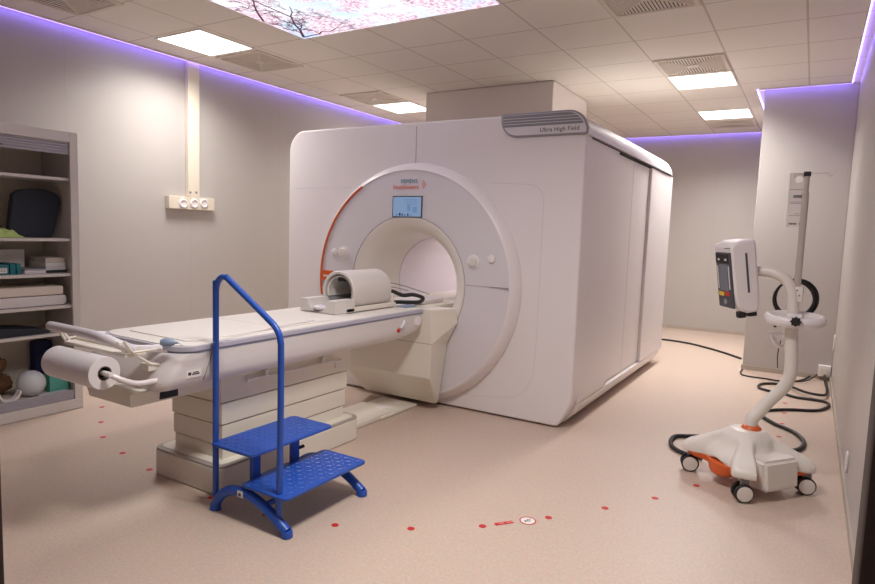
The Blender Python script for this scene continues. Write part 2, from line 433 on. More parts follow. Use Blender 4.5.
# ------------------------------------------------------------------ the scanner
SX0, SX1, SY0, SY1, STOP = -4.08, -1.352, 4.1, 7.08, 2.205
CX, CZ = -2.71, .945
sc = thing('mri_scanner', 'large white body scanner cabinet with round bore in its front', 'scanner', (CX, 5.6, 0))
def body_outline(inset=0, z0=.012):
    x0, x1, zt = SX0+inset, SX1-inset, STOP-inset
    pts = []
    # bottom left -> bottom right -> up -> top left
    def arc(cx, cy, r, a0, a1, n=10): return [(cx+r*math.cos(a0+(a1-a0)*k/n), cy+r*math.sin(a0+(a1-a0)*k/n)) for k in range(n+1)]
    pts += arc(x0+.12, z0+.12, .12, PI, 1.5*PI)
    pts += [(x1-.13, z0), (x1-.10, z0+.006), (x1-.085, z0+.022), (x1-.055, z0+.075), (x1-.022, z0+.14), (x1-.005, z0+.19), (x1, z0+.24)]
    pts += arc(x1-.19, zt-.17, .17, 0, .5*PI)[0:0]
    pts += [(x1, 2.035)]
    pts += arc(x1-.16, zt-.16, .16, 0, PI/2)
    pts += arc(x0+.17, zt-.17, .17, PI/2, PI)
    return pts
# shell: outline swept along Y with a softened front edge, an annular front wall
def ray_hit(poly, c, a):
    d = Vector((math.cos(a), math.sin(a))); best = None
    n = len(poly)
    for i in range(n):
        p = Vector(poly[i])-c; q = Vector(poly[(i+1) % n])-c; e = q-p
        den = d.x*e.y-d.y*e.x
        if abs(den) < 1e-12: continue
        tt = (p.x*e.y-p.y*e.x)/den; uu = (p.x*d.y-p.y*d.x)/den
        if tt > 0 and -1e-9 <= uu <= 1+1e-9 and (best is None or tt > best): best = tt
    return c+d*best
def cover(name, y_front, y_back, insets, m, hole, parent, z0=.012):
    """front cover plate: rounded outline with a round hole, softened front edge"""
    c = Vector((CX, CZ))
    base = body_outline(0, z0)
    angs = sorted(set([round(2*PI*k/120, 5) for k in range(120)]+[round(math.atan2(p[1]-c.y, p[0]-c.x) % (2*PI), 5) for p in base]))
    mb = MB(); loops = []
    def loop(fn): loops.append(mb._v([fn(a) for a in angs]))
    inner = lambda y: (lambda a: (CX+min(hole, 9)*math.cos(a), y, max(CZ+hole*math.sin(a), z0+.001*1)))
    loop(inner(y_back)); loop(inner(y_front))
    def outl(ins, y):
        poly = body_outline(ins, z0+ins)
        def f(a):
            h = ray_hit(poly, c, a); return (h.x, y, h.y)
        return f
    for ins, y in insets: loop(outl(ins, y))
    n = len(angs)
    for A, B in zip(loops, loops[1:]):
        for k in range(n):
            try: mb.bm.faces.new((A[k], A[(k+1) % n], B[(k+1) % n], B[k]))
            except ValueError: pass
    bmesh.ops.remove_doubles(mb.bm, verts=mb.bm.verts[:], dist=1e-5)
    return mb.build(name, m, parent, angle=30)
cover('front_cover', SY0, SY0+.2, [(.016, SY0), (.006, SY0+.004), (0, SY0+.014), (0, SY0+.115)], 'white', .915, sc)
# rear carcass, split behind the front cover
rear = MB(); out = body_outline(.004, .02)
rear.prism(out, 'y', SY0+.118, SY1, .02, 2)
# hollow it: the bore tube is drawn in front of it, so carve by building only a shell
rear.bm.free(); rear = MB()
def shell(mb, poly, y0, y1, back=True):
    A = mb._v([(p[0], y0, p[1]) for p in poly]); B = mb._v([(p[0], y1-.03, p[1]) for p in poly])
    cx = sum(p[0] for p in poly)/len(poly); cz = sum(p[1] for p in poly)/len(poly)
    D = mb._v([(p[0]+(cx-p[0])*.015, y1, p[1]+(cz-p[1])*.02) for p in poly]); n = len(poly)
    for i in range(n):
        mb.bm.faces.new((A[i], B[i], B[(i+1) % n], A[(i+1) % n])); mb.bm.faces.new((B[i], D[i], D[(i+1) % n], B[(i+1) % n]))
    mb.bm.faces.new(D)
out = [p for p in body_outline(.004, .02)]
# side is recessed slightly; panels are added as their own parts
out_r = [(min(p[0], SX1-.05), p[1]) if p[1] > .2 else (p[0]-.0, p[1]) for p in out]
shell(rear, out_r, SY0+.115, SY1)
rear.build('rear_cabinet', 'white2', sc)
# side panels on the right flank
def side_panel(y0, y1, x, z0=.168, z1=2.032): MB().box(SX1-.055, x, y0, y1, z0, z1, .003, 2).build('side_panel', 'white', sc)
side_panel(4.217, 4.925, SX1)
side_panel(4.933, 5.49, SX1-.026, .185, 2.028)
side_panel(5.498, 6.07, SX1-.026, .185, 2.028)
side_panel(6.085, SY1-.004, SX1)
# skirt below the side panels (leans in towards the floor)
MB().prism([(SX1-.055, .162), (SX1, .162), (SX1-.012, .12), (SX1-.045, .065), (SX1-.088, .022), (SX1-.12, .02)], 'y', 4.217, 6.95, .002).build('side_skirt', 'white', sc)
MB().box(SX0+.25, SX1-.2, SY0+.12, 6.9, .002, .022).build('plinth', 'dark', sc)  # dark slab; shade of the gap above the floor is put into its colour
# silver rail along the top right edge, and the grille that turns onto the front
rail = MB(); prof = []
for k in range(13):
    a = PI/2*k/12; prof.append((SX1-.15+.165*math.cos(a), 2.045+.168*math.sin(a)))
poly = prof+[(SX1-.15, 2.045)]
V0 = []
segs = [(SY0-.004, 1), (SY0+.02, 1), (6.85, 1), (6.94, .97), (7.01, .9), (7.05, .78), (7.075, .6)]
for y, s_ in segs:
    V0.append(rail._v([((SX1-.15)+(p[0]-(SX1-.15))*(.3+.7*s_), y, 2.04+(p[1]-2.04)*s_) for p in poly]))
n = len(poly)
for A, B in zip(V0, V0[1:]):
    for i in range(n): rail.bm.faces.new((A[i], B[i], B[(i+1) % n], A[(i+1) % n]))
rail.bm.faces.new(V0[0]); rail.bm.faces.new(V0[-1])
rail.build('top_rail', 'silver', sc)
MB().box(SX1-.03, SX1-.008, 4.2, 7.03, 2.026, 2.043).build('rail_shadow_gap', 'dark', sc)
# grille
gx0, gx1, gz0, gz1 = -1.985, SX1+.012, 2.045, 2.213
def gpoly(i): return rrect(gx0+i, gx1-i, gz0+i, gz1-i, (.13-i, max(.004, .02-i), .145-i, max(.004, .015-i)), 10)
MB().prism(gpoly(0), 'y', SY0-.012, SY0+.03, .004).build('grille_surround', 'silverdark', sc)
gp = gpoly(.013)
MB().prism(gp, 'y', SY0-.016, SY0-.011).build('grille_band', 'silver', sc)
ga = [(gx1-.155+.132*math.cos(a), 2.065+.132*math.sin(a)) for a in [math.radians(d) for d in range(24, 91, 6)]]
MB().prism([(gx0+.02, 2.118), (ga[0][0], 2.118)]+ga+[(gx0+.016, 2.197)], 'y', SY0-.019, SY0-.015).build('grille_panel', 'grille', sc)
lv = MB()
for k in range(3):
    z = 2.134+k*.019; xa = gx0+.022; xb = gx1-.045-[0, .012, .035][k]
    lv.box(xa, xb, SY0-.022, SY0-.0185, z, z+.004, .001, 1)
lv.build('louvres', 'silver', sc)
text('Ultra High Field', .042, 'text', sc, face_negY(-1.685, SY0-.0165, 2.074), 'model_lettering')
# joint lines on the front
MB().box(CX-.008-.0022, CX-.008+.0022, SY0-.0012, SY0+.002, CZ+.93, STOP-.03).build('cover_joint', 'seam', sc)
fj = MB(); pth = [(-3.95, 1.70), (-3.3, 1.70)]
fj.tube([(-4.02, SY0, 1.705), (-3.35, SY0, 1.705)], .0014, 4)
fj.build('cover_crease', 'seamlight', sc); fj = MB()
fj.tube([(x, SY0, z) for x, z in [(-2.06, 1.73), (-1.75, 1.715), (-1.68, 1.69), (-1.64, 1.63), (-1.635, 1.5), (-1.64, .5), (-1.68, .28), (-1.76, .19), (-1.9, .15), (-2.2, .12)]], .0014, 4, smooth=5)
fj.build('cover_crease', 'seamlight', sc)
# ring, disc, funnel, tube
ring = MB(); ring.caps = False
ring.lathe([(.944, SY0+.01), (.944, SY0-.012), (.940, SY0-.03), (.930, SY0-.052), (.914, SY0-.074), (.897, SY0-.09), (.885, SY0-.094), (.882, SY0-.086)], (CX, 0, CZ), 'y', 128, clampz=.022)
ring.build('ring_cover', 'white', sc, angle=50)
fl = MB(); fl.caps = False
fl.lathe([(.884, SY0-.088), (.80, SY0-.096), (.66, SY0-.102), (.531, SY0-.102)], (CX, 0, CZ), 'y', 128, clampz=.024)
fl.build('face_panel', 'greywhite', sc, angle=50)
fl = MB(); fl.caps = False
fl.lathe([(.531, SY0-.098), (.526, SY0-.104), (.512, SY0-.106), (.475, SY0-.092), (.44, SY0-.06), (.41, SY0-.01), (.393, SY0+.05), (.381, SY0+.14), (.372, SY0+.24), (.366, SY0+.33)], (CX, 0, CZ), 'y', 96)
fl.build('bore_funnel', 'white2', sc, angle=50)
tb = MB(); tb.caps = False
tb.lathe([(.372, SY0+.33), (.362, SY0+.335), (.358, SY0+.36), (.356, 6.9)], (CX, 0, CZ), 'y', 96)
tb.build('bore_liner', 'bore', sc, angle=50)
MB().lathe([(.36, 6.9), (.36, 6.92)], (CX, 0, CZ), 'y', 64).build('bore_end_cap', 'cream', sc)
bli = MB()
for dx in (-.1, .1): bli.box(CX+dx-.012, CX+dx+.012, 4.75, 6.6, CZ+.33, CZ+.336)
bli.build('bore_lamp', 'borelamp', sc)
jl = MB(); jl.caps = False
for r in (.531, .3725): 
    y = SY0-.104 if r > .5 else SY0+.328
    jl.lathe([(r-.0015, y), (r+.0015, y-.001), (r+.0015, y+.002)], (CX, 0, CZ), 'y', 96)
jl.build('bore_joint', 'seam', sc)
# horizontal joints across the disc, right and left
MB().box(CX+.533, CX+.884, SY0-.1035, SY0-.094, CZ+.028, CZ+.0315).build('panel_joint', 'seam', sc)
MB().box(CX-.884, CX-.533, SY0-.1035, SY0-.094, CZ+.028, CZ+.0315).build('panel_joint', 'seam', sc)
# orange arc and block on the left of the disc
arc = MB(); arc.caps = False
a0, a1 = math.radians(121), math.radians(190)
arc.lathe([(.892, SY0-.096), (.892, SY0-.101), (.878, SY0-.101), (.878, SY0-.092)], (CX, 0, CZ), 'y', 60, a0=a0, a1=a1)
arc.build('orange_arc', 'orange', sc)
ob = MB(); pts = []
z0, z1 = CZ-.03, CZ+.055
for k in range(7):
    z = z0+(z1-z0)*k/6; pts.append((CX-math.sqrt(.876**2-(z-CZ)**2), z))
ob.prism(pts+[(-3.455, z1), (-3.47, z0)], 'y', SY0-.104, SY0-.09).build('orange_block', 'orange', sc)
MB().box(-3.56, -3.51, SY0-.1055, SY0-.1035, CZ+.003, CZ+.016).box(-3.50, -3.49, SY0-.1055, SY0-.1035, CZ+.003, CZ+.022).build('block_marking', 'paper', sc)
# screen
MB().box(-2.853, -2.576, SY0-.110, SY0-.09, 1.462, 1.628, .003).build('screen_bezel', 'darkgrey', sc)
scr = MB().box(-2.844, -2.584, SY0-.1115, SY0-.109, 1.47, 1.62).build('screen', 'screen', sc)
si = MB()
for k, (w, h) in enumerate(((.006, .012), (.016, .022), (.012, .016), (.007, .011), (.013, .018), (.006, .008))):
    x = -2.813+k*.026; si.box(x, x+w, SY0-.113, SY0-.1113, 1.475, 1.475+h)
si.build('screen_icons', 'screen_dark', sc)
si = MB()
for k in range(4): si.box(-2.74+.02*(k % 2), -2.62, SY0-.113, SY0-.1113, 1.598-k*.012, 1.603-k*.012)
si.box(-2.71, -2.68, SY0-.113, SY0-.1113, 1.51, 1.56).box(-2.66, -2.62, SY0-.113, SY0-.1113, 1.50, 1.545)
si.build('screen_figures', 'screen_mid', sc)
# maker's lettering above the screen
text('SIEMENS', .042, 'teal_text', sc, face_negY(-2.785, SY0-.1035, 1.727), 'brand_lettering', sx=.97)
text('Healthineers', .046, 'orange_text', sc, face_negY(-2.855, SY0-.1035, 1.682), 'brand_lettering', sx=.96)
dm = MB()
for (x, z) in ((-2.575, 1.74), (-2.565, 1.728), (-2.555, 1.716), (-2.565, 1.704), (-2.575, 1.692), (-2.58, 1.722), (-2.58, 1.708)):
    dm.lathe([(.0045, SY0-.1045), (.0045, SY0-.102)], (x, 0, z), 'y', 10)
dm.build('brand_dots', 'orange_text', sc)
# round control knobs with their collars
def knob(x, z, r, big=True):
    y = SY0-.103
    if big:
        MB().lathe([(r*1.55, y+.004), (r*1.5, y-.004), (r*1.1, y-.006)], (x, 0, z), 'y', 8).build('knob_collar', 'white', sc)
        MB().lathe([(r, y-.002), (r, y-.016), (r*.85, y-.022), (.001, y-.024)], (x, 0, z), 'y', 24).build('control_knob', 'coil', sc)
    else:
        MB().lathe([(r*1.4, y+.004), (r*1.3, y-.005), (r*.8, y-.009), (.001, y-.009)], (x, 0, z), 'y', 20).build('small_button', 'white', sc)
knob(-3.345, 1.162, .036); knob(-3.447, 1.158, .022, False)
knob(-2.118, 1.15, .036); knob(-1.972, 1.178, .022, False)
# docking pillar under the bore: faceted prow
def sym(pts): return [(CX+p[0], p[1], p[2]) for p in pts]+[(CX-p[0], p[1], p[2]) for p in pts]
pts = sym([(.40, 3.75, .80), (.472, 3.985, .795), (.49, 3.985, .69), (.405, 3.985, .52), (.345, 3.985, .055), (.41, 3.75, .545), (.405, 3.75, .29), (.335, 3.95, .05)])
# index: 0 top front,1 top back,2 wide back,3 waist back,4 bottom back,5 waist front,6 low front,7 bottom front
n = 8
fcs = [(0, 1, 2, 5), (5, 2, 3), (5, 3, 4, 6), (6, 4, 7), (0+n, 5+n, 2+n, 1+n), (5+n, 3+n, 2+n), (5+n, 6+n, 4+n, 3+n), (6+n, 7+n, 4+n),
       (0, 5, 5+n, 0+n), (5, 6, 6+n, 5+n), (6, 7, 7+n, 6+n), (0, 0+n, 1+n, 1), (7, 4, 4+n, 7+n), (1, 1+n, 2+n, 3+n, 4+n, 4, 3, 2)]
pw = MB().poly(pts, fcs)
bmesh.ops.recalc_face_normals(pw.bm, faces=pw.bm.faces[:])
bmesh.ops.bevel(pw.bm, geom=pw.bm.edges[:], offset=.008, segments=2, affect='EDGES', profile=.5)
pw.build('docking_pillar', 'cream', sc)
MB().box(CX-.412, CX+.412, 3.7485, 3.7505, .545, .548).build('pillar_joint', 'seam', sc)
MB().box(CX-.27, CX+.27, 3.86, 6.85, .66, .80, .02).build('bore_bed_rail', 'cream', sc)

# ------------------------------------------------------------------ patient table
tbl = thing('patient_table', 'long white patient table on a telescopic pedestal in front of the bore', 'table', (CX, 2.7, 0))
def plan(hw, y0, y1, r, rf=.01, n=10):
    out = []
    for k in range(n+1):
        a = PI+PI/2*k/n; out.append((CX-hw+r+r*math.cos(a), y0+r*.55+r*.55*math.sin(a)))
    for k in range(n+1):
        a = 1.5*PI+PI/2*k/n; out.append((CX+hw-r+r*math.cos(a), y0+r*.55+r*.55*math.sin(a)))
    return out+[(CX+hw, y1), (CX-hw, y1)]
MB().prism(plan(.327, 1.735, 3.745, .17), 'z', .766, .776).build('edge_stripe', 'bluegrey', tbl)
MB().prism(plan(.333, 1.725, 3.745, .17), 'z', .775, .799, .004).build('tabletop', 'edgegrey', tbl)
MB().prism(plan(.322, 1.737, 3.74, .165), 'z', .798, .804, .003).build('top_sheet', 'mattress', tbl)
MB().prism(rrect(CX-.255, CX+.255, 1.84, 2.42, .05), 'z', .802, .809, .003).build('pad', 'mattress', tbl)
MB().prism(rrect(CX-.255, CX+.255, 2.425, 3.1, .02), 'z', .802, .809, .003).build('pad', 'mattress', tbl)
# body: stacked plan outlines, narrower lower down, sloping up at the bore end
bd = MB(); rows = []
for (z, hw, y0, y1, r) in ((.767, .324, 1.70, 3.742, .15), (.70, .328, 1.665, 3.735, .12), (.66, .327, 1.64, 3.69, .11), (.63, .318, 1.635, 3.60, .10), (.61, .30, 1.635, 3.50, .10)):
    rows.append(bd._v([(p[0], p[1], z) for p in plan(hw, y0, y1, r)]))
m_ = len(rows[0])
for A, B in zip(rows, rows[1:]):
    for i in range(m_): bd.bm.faces.new((A[i], A[(i+1) % m_], B[(i+1) % m_], B[i]))
bd.bm.faces.new(rows[0]); bd.bm.faces.new(rows[-1])
bd.build('side_housing', 'housing', tbl, angle=40)
lh = MB(); rows = []
for (z, hw, y0, y1) in ((.615, .26, 1.60, 2.35), (.59, .172, 1.59, 2.3), (.53, .165, 1.60, 2.15), (.525, .155, 1.61, 2.14)):
    rows.append(lh._v([(CX-hw, y0, z), (CX+hw, y0, z), (CX+hw, y1, z), (CX-hw, y1, z)]))
for A, B in zip(rows, rows[1:]):
    for i in range(4): lh.bm.faces.new((A[i], A[(i+1) % 4], B[(i+1) % 4], B[i]))
lh.bm.faces.new(rows[0]); lh.bm.faces.new(rows[-1])
lh.build('under_housing', 'cream', tbl)
MB().box(CX+.160, CX+.1735, 1.74, 1.835, .537, .572, .002).build('dark_label', 'black', tbl)
MB().box(CX+.3245, CX+.3285, 1.765, 1.845, .655, .69, .001).build('sticker', 'paper', tbl)
MB().box(CX+.3283, CX+.3293, 1.775, 1.79, .668, .682).box(CX+.3283, CX+.3293, 1.795, 1.835, .668, .674).box(CX+.3283, CX+.3293, 1.80, 1.83, .677, .681).build('sticker_marking', 'text', tbl)
MB(Matrix.Translation((0, 1.885, .70)) @ Matrix.Rotation(math.radians(-22), 4, 'X')).box(CX+.322, CX+.3295, -.0015, .0015, -.075, .072).build('housing_joint', 'seam', tbl)
# pedestal, telescoping sections
def section(hw, y0, y1, z0, z1, m='cream'): MB().box(CX-hw, CX+hw, y0, y1, z0, z1, .006).build('pedestal_section', m, tbl)
section(.205, 2.06, 3.09, .452, .613)
section(.202, 2.066, 3.06, .335, .446)
section(.198, 2.072, 3.05, .222, .330)
section(.194, 2.078, 3.035, .14, .217)
MB().box(CX-.19, CX+.19, 2.085, 3.02, .2, .46).build('pedestal_core', 'seam', tbl)
MB().prism(rrect(CX-.275, CX+.275, 1.99, 3.12, .06), 'z', 0.003, .135, .006).build('pedestal_base', 'cream', tbl)
MB().prism(rrect(CX-.268, CX+.268, 1.997, 3.373, .055), 'z', .134, .152, .012, 3).build('base_top_edge', 'grey2', tbl) if False else None
M['grey2'] = mat('grey_edge', srgb(170, 162, 156), .4)
MB().prism(rrect(CX-.272, CX+.272, 1.993, 3.117, .058), 'z', .134, .147, .005).build('base_top_edge', 'grey2', tbl)
MB().prism(rrect(CX-.25, CX+.25, 2.02, 3.09, .05), 'z', .146, .15).build('base_top_plate', 'cream', tbl)
# side rail with two brackets
MB().tube([(CX+.232, 2.2, .549), (CX+.232, 2.93, .541)], .0095, 10).build('side_rail', 'white2', tbl)
for y in (2.34, 2.79):
    MB().box(CX+.2, CX+.24, y-.012, y+.012, .535, .585, .004).build('rail_bracket', 'white2', tbl)
MB().box(CX+.203, CX+.215, 2.93, 2.99, .485, .535, .002).build('rail_clip', 'white2', tbl)
# floor track towards the scanner
MB().box(CX-.17, CX+.155, 3.115, 3.70, .002, .035, .006).build('floor_track', 'cream', tbl)
MB().box(CX-.16, CX+.17, 3.50, 3.96, .002, .022, .006).build('floor_track', 'cream', tbl)
MB().box(CX+.02, CX+.09, 3.62, 3.70, .022, .040, .004).build('track_clip', 'white', tbl)
MB().tube([(CX+.16, 3.3, .008), (CX+.162, 3.7, .03)], .004, 6).build('track_edge', 'grey2', tbl) if False else None
# release button and latch on the side near the bore
MB().lathe([(.014, CX+.322), (.014, CX+.338), (.001, CX+.342)], (0, 3.44, .678), 'x', 18).build('red_release_button', 'redb', tbl)['label'] = 'red release button'
MB().tube([(CX+.335, 3.455, .692), (CX+.341, 3.48, .715), (CX+.335, 3.50, .738)], .011, 8).build('release_lever', 'white', tbl)
MB().box(CX+.322, CX+.352, 3.64, 3.695, .69, .75, .008).build('side_latch', 'white', tbl)
# push handle at the foot end
hp = [(CX-.30, 1.80, .775), (CX-.315, 1.66, .80), (CX-.33, 1.56, .835), (CX-.315, 1.515, .855), (CX-.27, 1.50, .862), (CX, 1.495, .862), (CX+.12, 1.487, .860), (CX+.175, 1.50, .850), (CX+.205, 1.54, .825), (CX+.21, 1.60, .80), (CX+.20, 1.72, .785)]
MB().tube(hp, .0205, 12, smooth=5).build('push_handle', 'silverplastic' if 'silverplastic' in M else 'greywhite', tbl)
# roll holder: tray, end brackets and spindle
MB().box(CX-.25, CX+.24, 1.53, 1.63, .775, .793, .006).build('holder_tray', 'cream', tbl)
MB().tube([(CX-.24, 1.60, .80), (CX+.23, 1.60, .80)], .017, 10).build('holder_bar', 'cream', tbl)
for s in (-1, 1):
    hb = MB()
    hb.tube([(CX+s*.25, 1.52, .85), (CX+s*.25, 1.56, .79), (CX+s*.25, 1.64, .735), (CX+s*.25, 1.70, .72)], .007, 6)
    hb.tube([(CX+s*.232, 1.50, .85), (CX+s*.232, 1.53, .80)], .006, 6)
    hb.tube([(CX+s*.26, 1.55, .80), (CX+s*.265, 1.66, .80), (CX+s*.265, 1.71, .78)], .006, 6)
    hb.build('holder_bracket', 'cream', tbl)
MB().box(CX+.19, CX+.25, 1.63, 1.70, .70, .735, .005).box(CX+.18, CX+.225, 1.645, 1.69, .63, .655, .003).build('holder_clip', 'white2', tbl)
MB().tube([(CX-.18, 1.45, .722), (CX+.225, 1.45, .722), (CX+.255, 1.46, .715), (CX+.28, 1.50, .69), (CX+.285, 1.56, .668), (CX+.27, 1.66, .66)], .0115, 10, smooth=5).build('holder_spindle', 'white', tbl)
# paper roll
pr = thing('paper_roll', 'big roll of white couch paper hanging at the foot end of the table', 'paper roll', (CX, 1.45, .65))
r_ = MB()
r_.lathe([(.030, -.185), (.068, -.185), (.070, -.182), (.070, .182), (.068, .185), (.030, .185)], (CX+.037, 1.45, .722), 'x', 40, closed=True)
r_.build('paper', 'paperroll', pr, angle=40)
cr = MB(); cr.lathe([(.026, -.186), (.0298, -.186), (.0298, .186), (.026, .186)], (CX+.037, 1.45, .722), 'x', 30, closed=True)
M['cardboard'] = mat('dark_cardboard', srgb(90, 78, 70), .8)
cr.build('core', 'cardboard', pr)
# squeeze bulb with its hose
b_ = at(168, 342.5, 2, .829)
bl = thing('squeeze_bulb', 'blue grey rubber squeeze bulb lying on the foot end of the tabletop', 'call bulb', (b_.x, b_.y, .811))
d = (Vector((CX-.0, 2.2, 0))-Vector((b_.x, b_.y, 0))).normalized()
Rz = Matrix.Translation((b_.x, b_.y, .829)) @ Matrix.Rotation(math.radians(35), 4, 'Z')
MB(Rz).lathe([(.001, -.034), (.013, -.031), (.019, -.018), (.021, -.002), (.018, .014), (.011, .026), (.006, .032), (.005, .042)], (0, 0, 0), 'x', 20).build('bulb', 'bulb', bl)
e_ = Rz @ Vector((.045, 0, 0))
hs = [tuple(e_), (e_.x+.03, e_.y+.015, .815), (e_.x+.045, e_.y+.09, .812), (e_.x+.0, e_.y+.25, .812), (e_.x-.05, e_.y+.45, .812), (e_.x-.09, e_.y+.70, .812), (e_.x-.11, e_.y+1.0, .8125)]
MB().tube(hs, .0025, 6, smooth=6).build('hose', 'greywhite', bl)

# ------------------------------------------------------------------ head coil on the table
co = thing('head_coil', 'off-white cylindrical head coil lying on the table before the bore', 'head coil', (CX, 3.35, .809))
cy0, cy1, cz, R_ = 3.19, 3.62, .934, .142
c_ = MB()
c_.lathe([(.120, cy0+.004), (.135, cy0), (R_, cy0+.008), (R_, cy1-.012), (.130, cy1), (.120, cy1), (.120, cy0+.004)], (CX, 0, cz), 'y', 48, closed=True)
c_.build('coil_housing', 'coil', co)
c_ = MB(); c_.lathe([(.099, cy0+.02), (.105, cy0+.012), (.108, cy0+.02), (.108, cy1-.03), (.099, cy1-.03)], (CX, 0, cz), 'y', 40, closed=True, a0=math.radians(-20), a1=math.radians(200))
c_.build('inner_sleeve', 'white2', co)
c_ = MB(); c_.lathe([(.1085, cy0+.03), (.1165, cy0+.03), (.1165, cy1-.03), (.1085, cy1-.03)], (CX, 0, cz), 'y', 40, closed=True); c_.build('shadow_sleeve', 'grey', co)
MB().lathe([(.116, cy1-.03), (.116, cy1-.02)], (CX, 0, cz), 'y', 32).build('end_plate', 'coil', co)
MB().box(CX-.03, CX+.03, cy0+.03, cy0+.05, cz+.07, cz+.10, .004).build('mirror_mount', 'black', co)
# open front cradle: U-shaped block
cu = MB(); U = []
U += [(CX-.15, .811), (CX+.15, .811), (CX+.15, .897), (CX+.095, .897)]
for k in range(9):
    a = -k*PI/8; U.append((CX+.085*math.cos(a), .897+.075*math.sin(a)))
U += [(CX-.095, .897), (CX-.15, .897)]
cu.prism(U, 'y', 2.99, cy0-.001, .006)
cu.build('neck_cradle', 'coil', co)
MB().sphere((CX, 3.02, .843), .05, (1, .9, .35)).build('neck_pad', 'greywhite', co)
for s in (-1, 1):
    MB().box(CX+s*.13-.02, CX+s*.13+.02, 3.10, 3.66, .811, .84, .005).build('base_runner', 'cream', co)
MB().box(CX-.14, CX+.14, 3.625, 3.655, .811, .90, .01).build('rear_block', 'white2', co)
# coil cables and their plug box
cb = thing('coil_cable', 'thick black cable loop from the head coil with thin grey leads', 'cable', (CX, 3.7, .81))
MB().tube([(CX+.05, 3.64, .915), (CX+.10, 3.68, .915), (CX+.15, 3.74, .885), (CX+.20, 3.81, .888), (CX+.24, 3.88, .862), (CX+.22, 3.86, .832), (CX+.17, 3.79, .830), (CX+.13, 3.72, .834), (CX+.10, 3.665, .834)], .0145, 10, smooth=6).build('black_cable', 'blackcable', cb)
MB().tube([(CX+.04, 3.665, .955), (CX+.07, 3.70, .970), (CX+.14, 3.80, .945), (CX+.22, 4.0, .88)], .004, 6, smooth=5).tube([(CX+.05, 3.665, .945), (CX+.09, 3.72, .94), (CX+.16, 3.80, .915)], .0035, 6, smooth=5).build('grey_leads', 'grey', cb)
o = MB().box(CX+.15, CX+.24, 3.66, 3.80, .805, .8145, .004).build('blue_pad', 'bluepad' if 'bluepad' in M else 'bulb')
tag(o, 'small blue grey pad under the black cable loop', 'pad')
o = thing('plug_board', 'white connector block at the bore mouth beyond the cable loop', 'connector', (CX+.1, 4.0, .801))
MB().box(CX-.05, CX+.20, 3.93, 4.25, .801, .835, .008).build('board', 'white', o)
MB().box(CX+.13, CX+.18, 3.90, 3.935, .803, .825, .003).build('plug', 'grey', o)

# ------------------------------------------------------------------ blue step stool
st = thing('step_stool', 'blue metal two-step stool with tall bent handrail beside the table', 'step stool', (-2.12, 2.16, 0))
TR = .0145
def tread(x0, x1, y0, y1, z, name):
    T = MB().prism(rrect(x0, x1, y0, y1, .03, 5), 'z', z-.014, z, .004)
    T.build(name, 'blue', st)
    d = MB()
    nx, ny = int((x1-x0-.04)/.033), int((y1-y0-.04)/.033)
    for i in range(nx):
        for j in range(ny):
            x = x0+.035+i*(x1-x0-.07)/(nx-1); y = y0+.035+j*(y1-y0-.07)/(ny-1)
            a = PI/4 if (i+j) % 2 else -PI/4
            Rm = Matrix.Translation((x, y, z)) @ Matrix.Rotation(a, 4, 'Z')
            d.box(-.011, .011, -.004, .004, -.001, .0028, .0015, 1, R=Rm)
    d.build('tread_pattern', 'blue', st)
tread(-2.365, -2.075, 1.875, 2.43, .33, 'upper_tread')
tread(-2.155, -1.865, 1.875, 2.45, .18, 'lower_tread')
# arched legs front and back
for y in (1.895, 2.425):
    pa = [(-2.345, y, .024), (-2.30, y, .085), (-2.23, y, .125), (-2.15, y, .135), (-2.06, y, .118), (-1.96, y, .075), (-1.875, y, .024)]
    MB().tube(pa, .0235, 12, smooth=5).build('arched_leg', 'blue', st)
    for x in (-2.345, -1.875):
        MB().lathe([(.024, .001), (.027, .003), (.0265, .02), (.0235, .03)], (x, y, 0), 'z', 16).build('foot_cap', 'blue', st)
MB().tube([(-2.02, 1.91, .105), (-2.02, 2.41, .105)], .013, 8).build('cross_bar', 'blue', st)
for y in (1.99, 2.25):
    MB().box(-2.195, -2.165, y-.022, y+.022, .125, .318, .003).build('tread_support', 'blue', st)
MB().box(-2.20, -2.0, 1.98, 2.27, .150, .164, .002).box(-2.33, -2.13, 2.02, 2.06, .300, .317, .002).box(-2.33, -2.13, 2.28, 2.32, .300, .317, .002).build('under_brace', 'blue', st)
hr = [(-2.355, 1.905, .03), (-2.362, 1.905, 1.045)]
c1 = [(-2.362, 1.905, 1.075), (-2.352, 1.905, 1.115), (-2.325, 1.905, 1.143), (-2.29, 1.905, 1.146), (-2.262, 1.905, 1.130)]
c2 = [(-2.025, 1.905, .985), (-1.98, 1.905, .955), (-1.952, 1.905, .922), (-1.942, 1.905, .885)]
rail_p = spline([Vector(p) if p[2] < .1 else Vector(p)+Vector((.008, 0, -.028)) for p in hr+c1+c2+[(-1.94, 1.905, .85), (-1.938, 1.905, .5), (-1.935, 1.905, .05)]], 5)
MB().tube(rail_p, TR, 12).build('handrail', 'blue', st)
MB().box(-2.165, -2.13, 1.8695, 1.873, .118, .148, .001).build('rating_sticker', 'paper', st)
MB().box(-2.155, -2.14, 1.8685, 1.8698, .125, .138).build('sticker_print', 'darkgrey', st)
MB().tube([(-2.165, 2.272, .235), (-2.165, 2.30, .235)], .009, 8).build('bolt_knob', 'black', st)

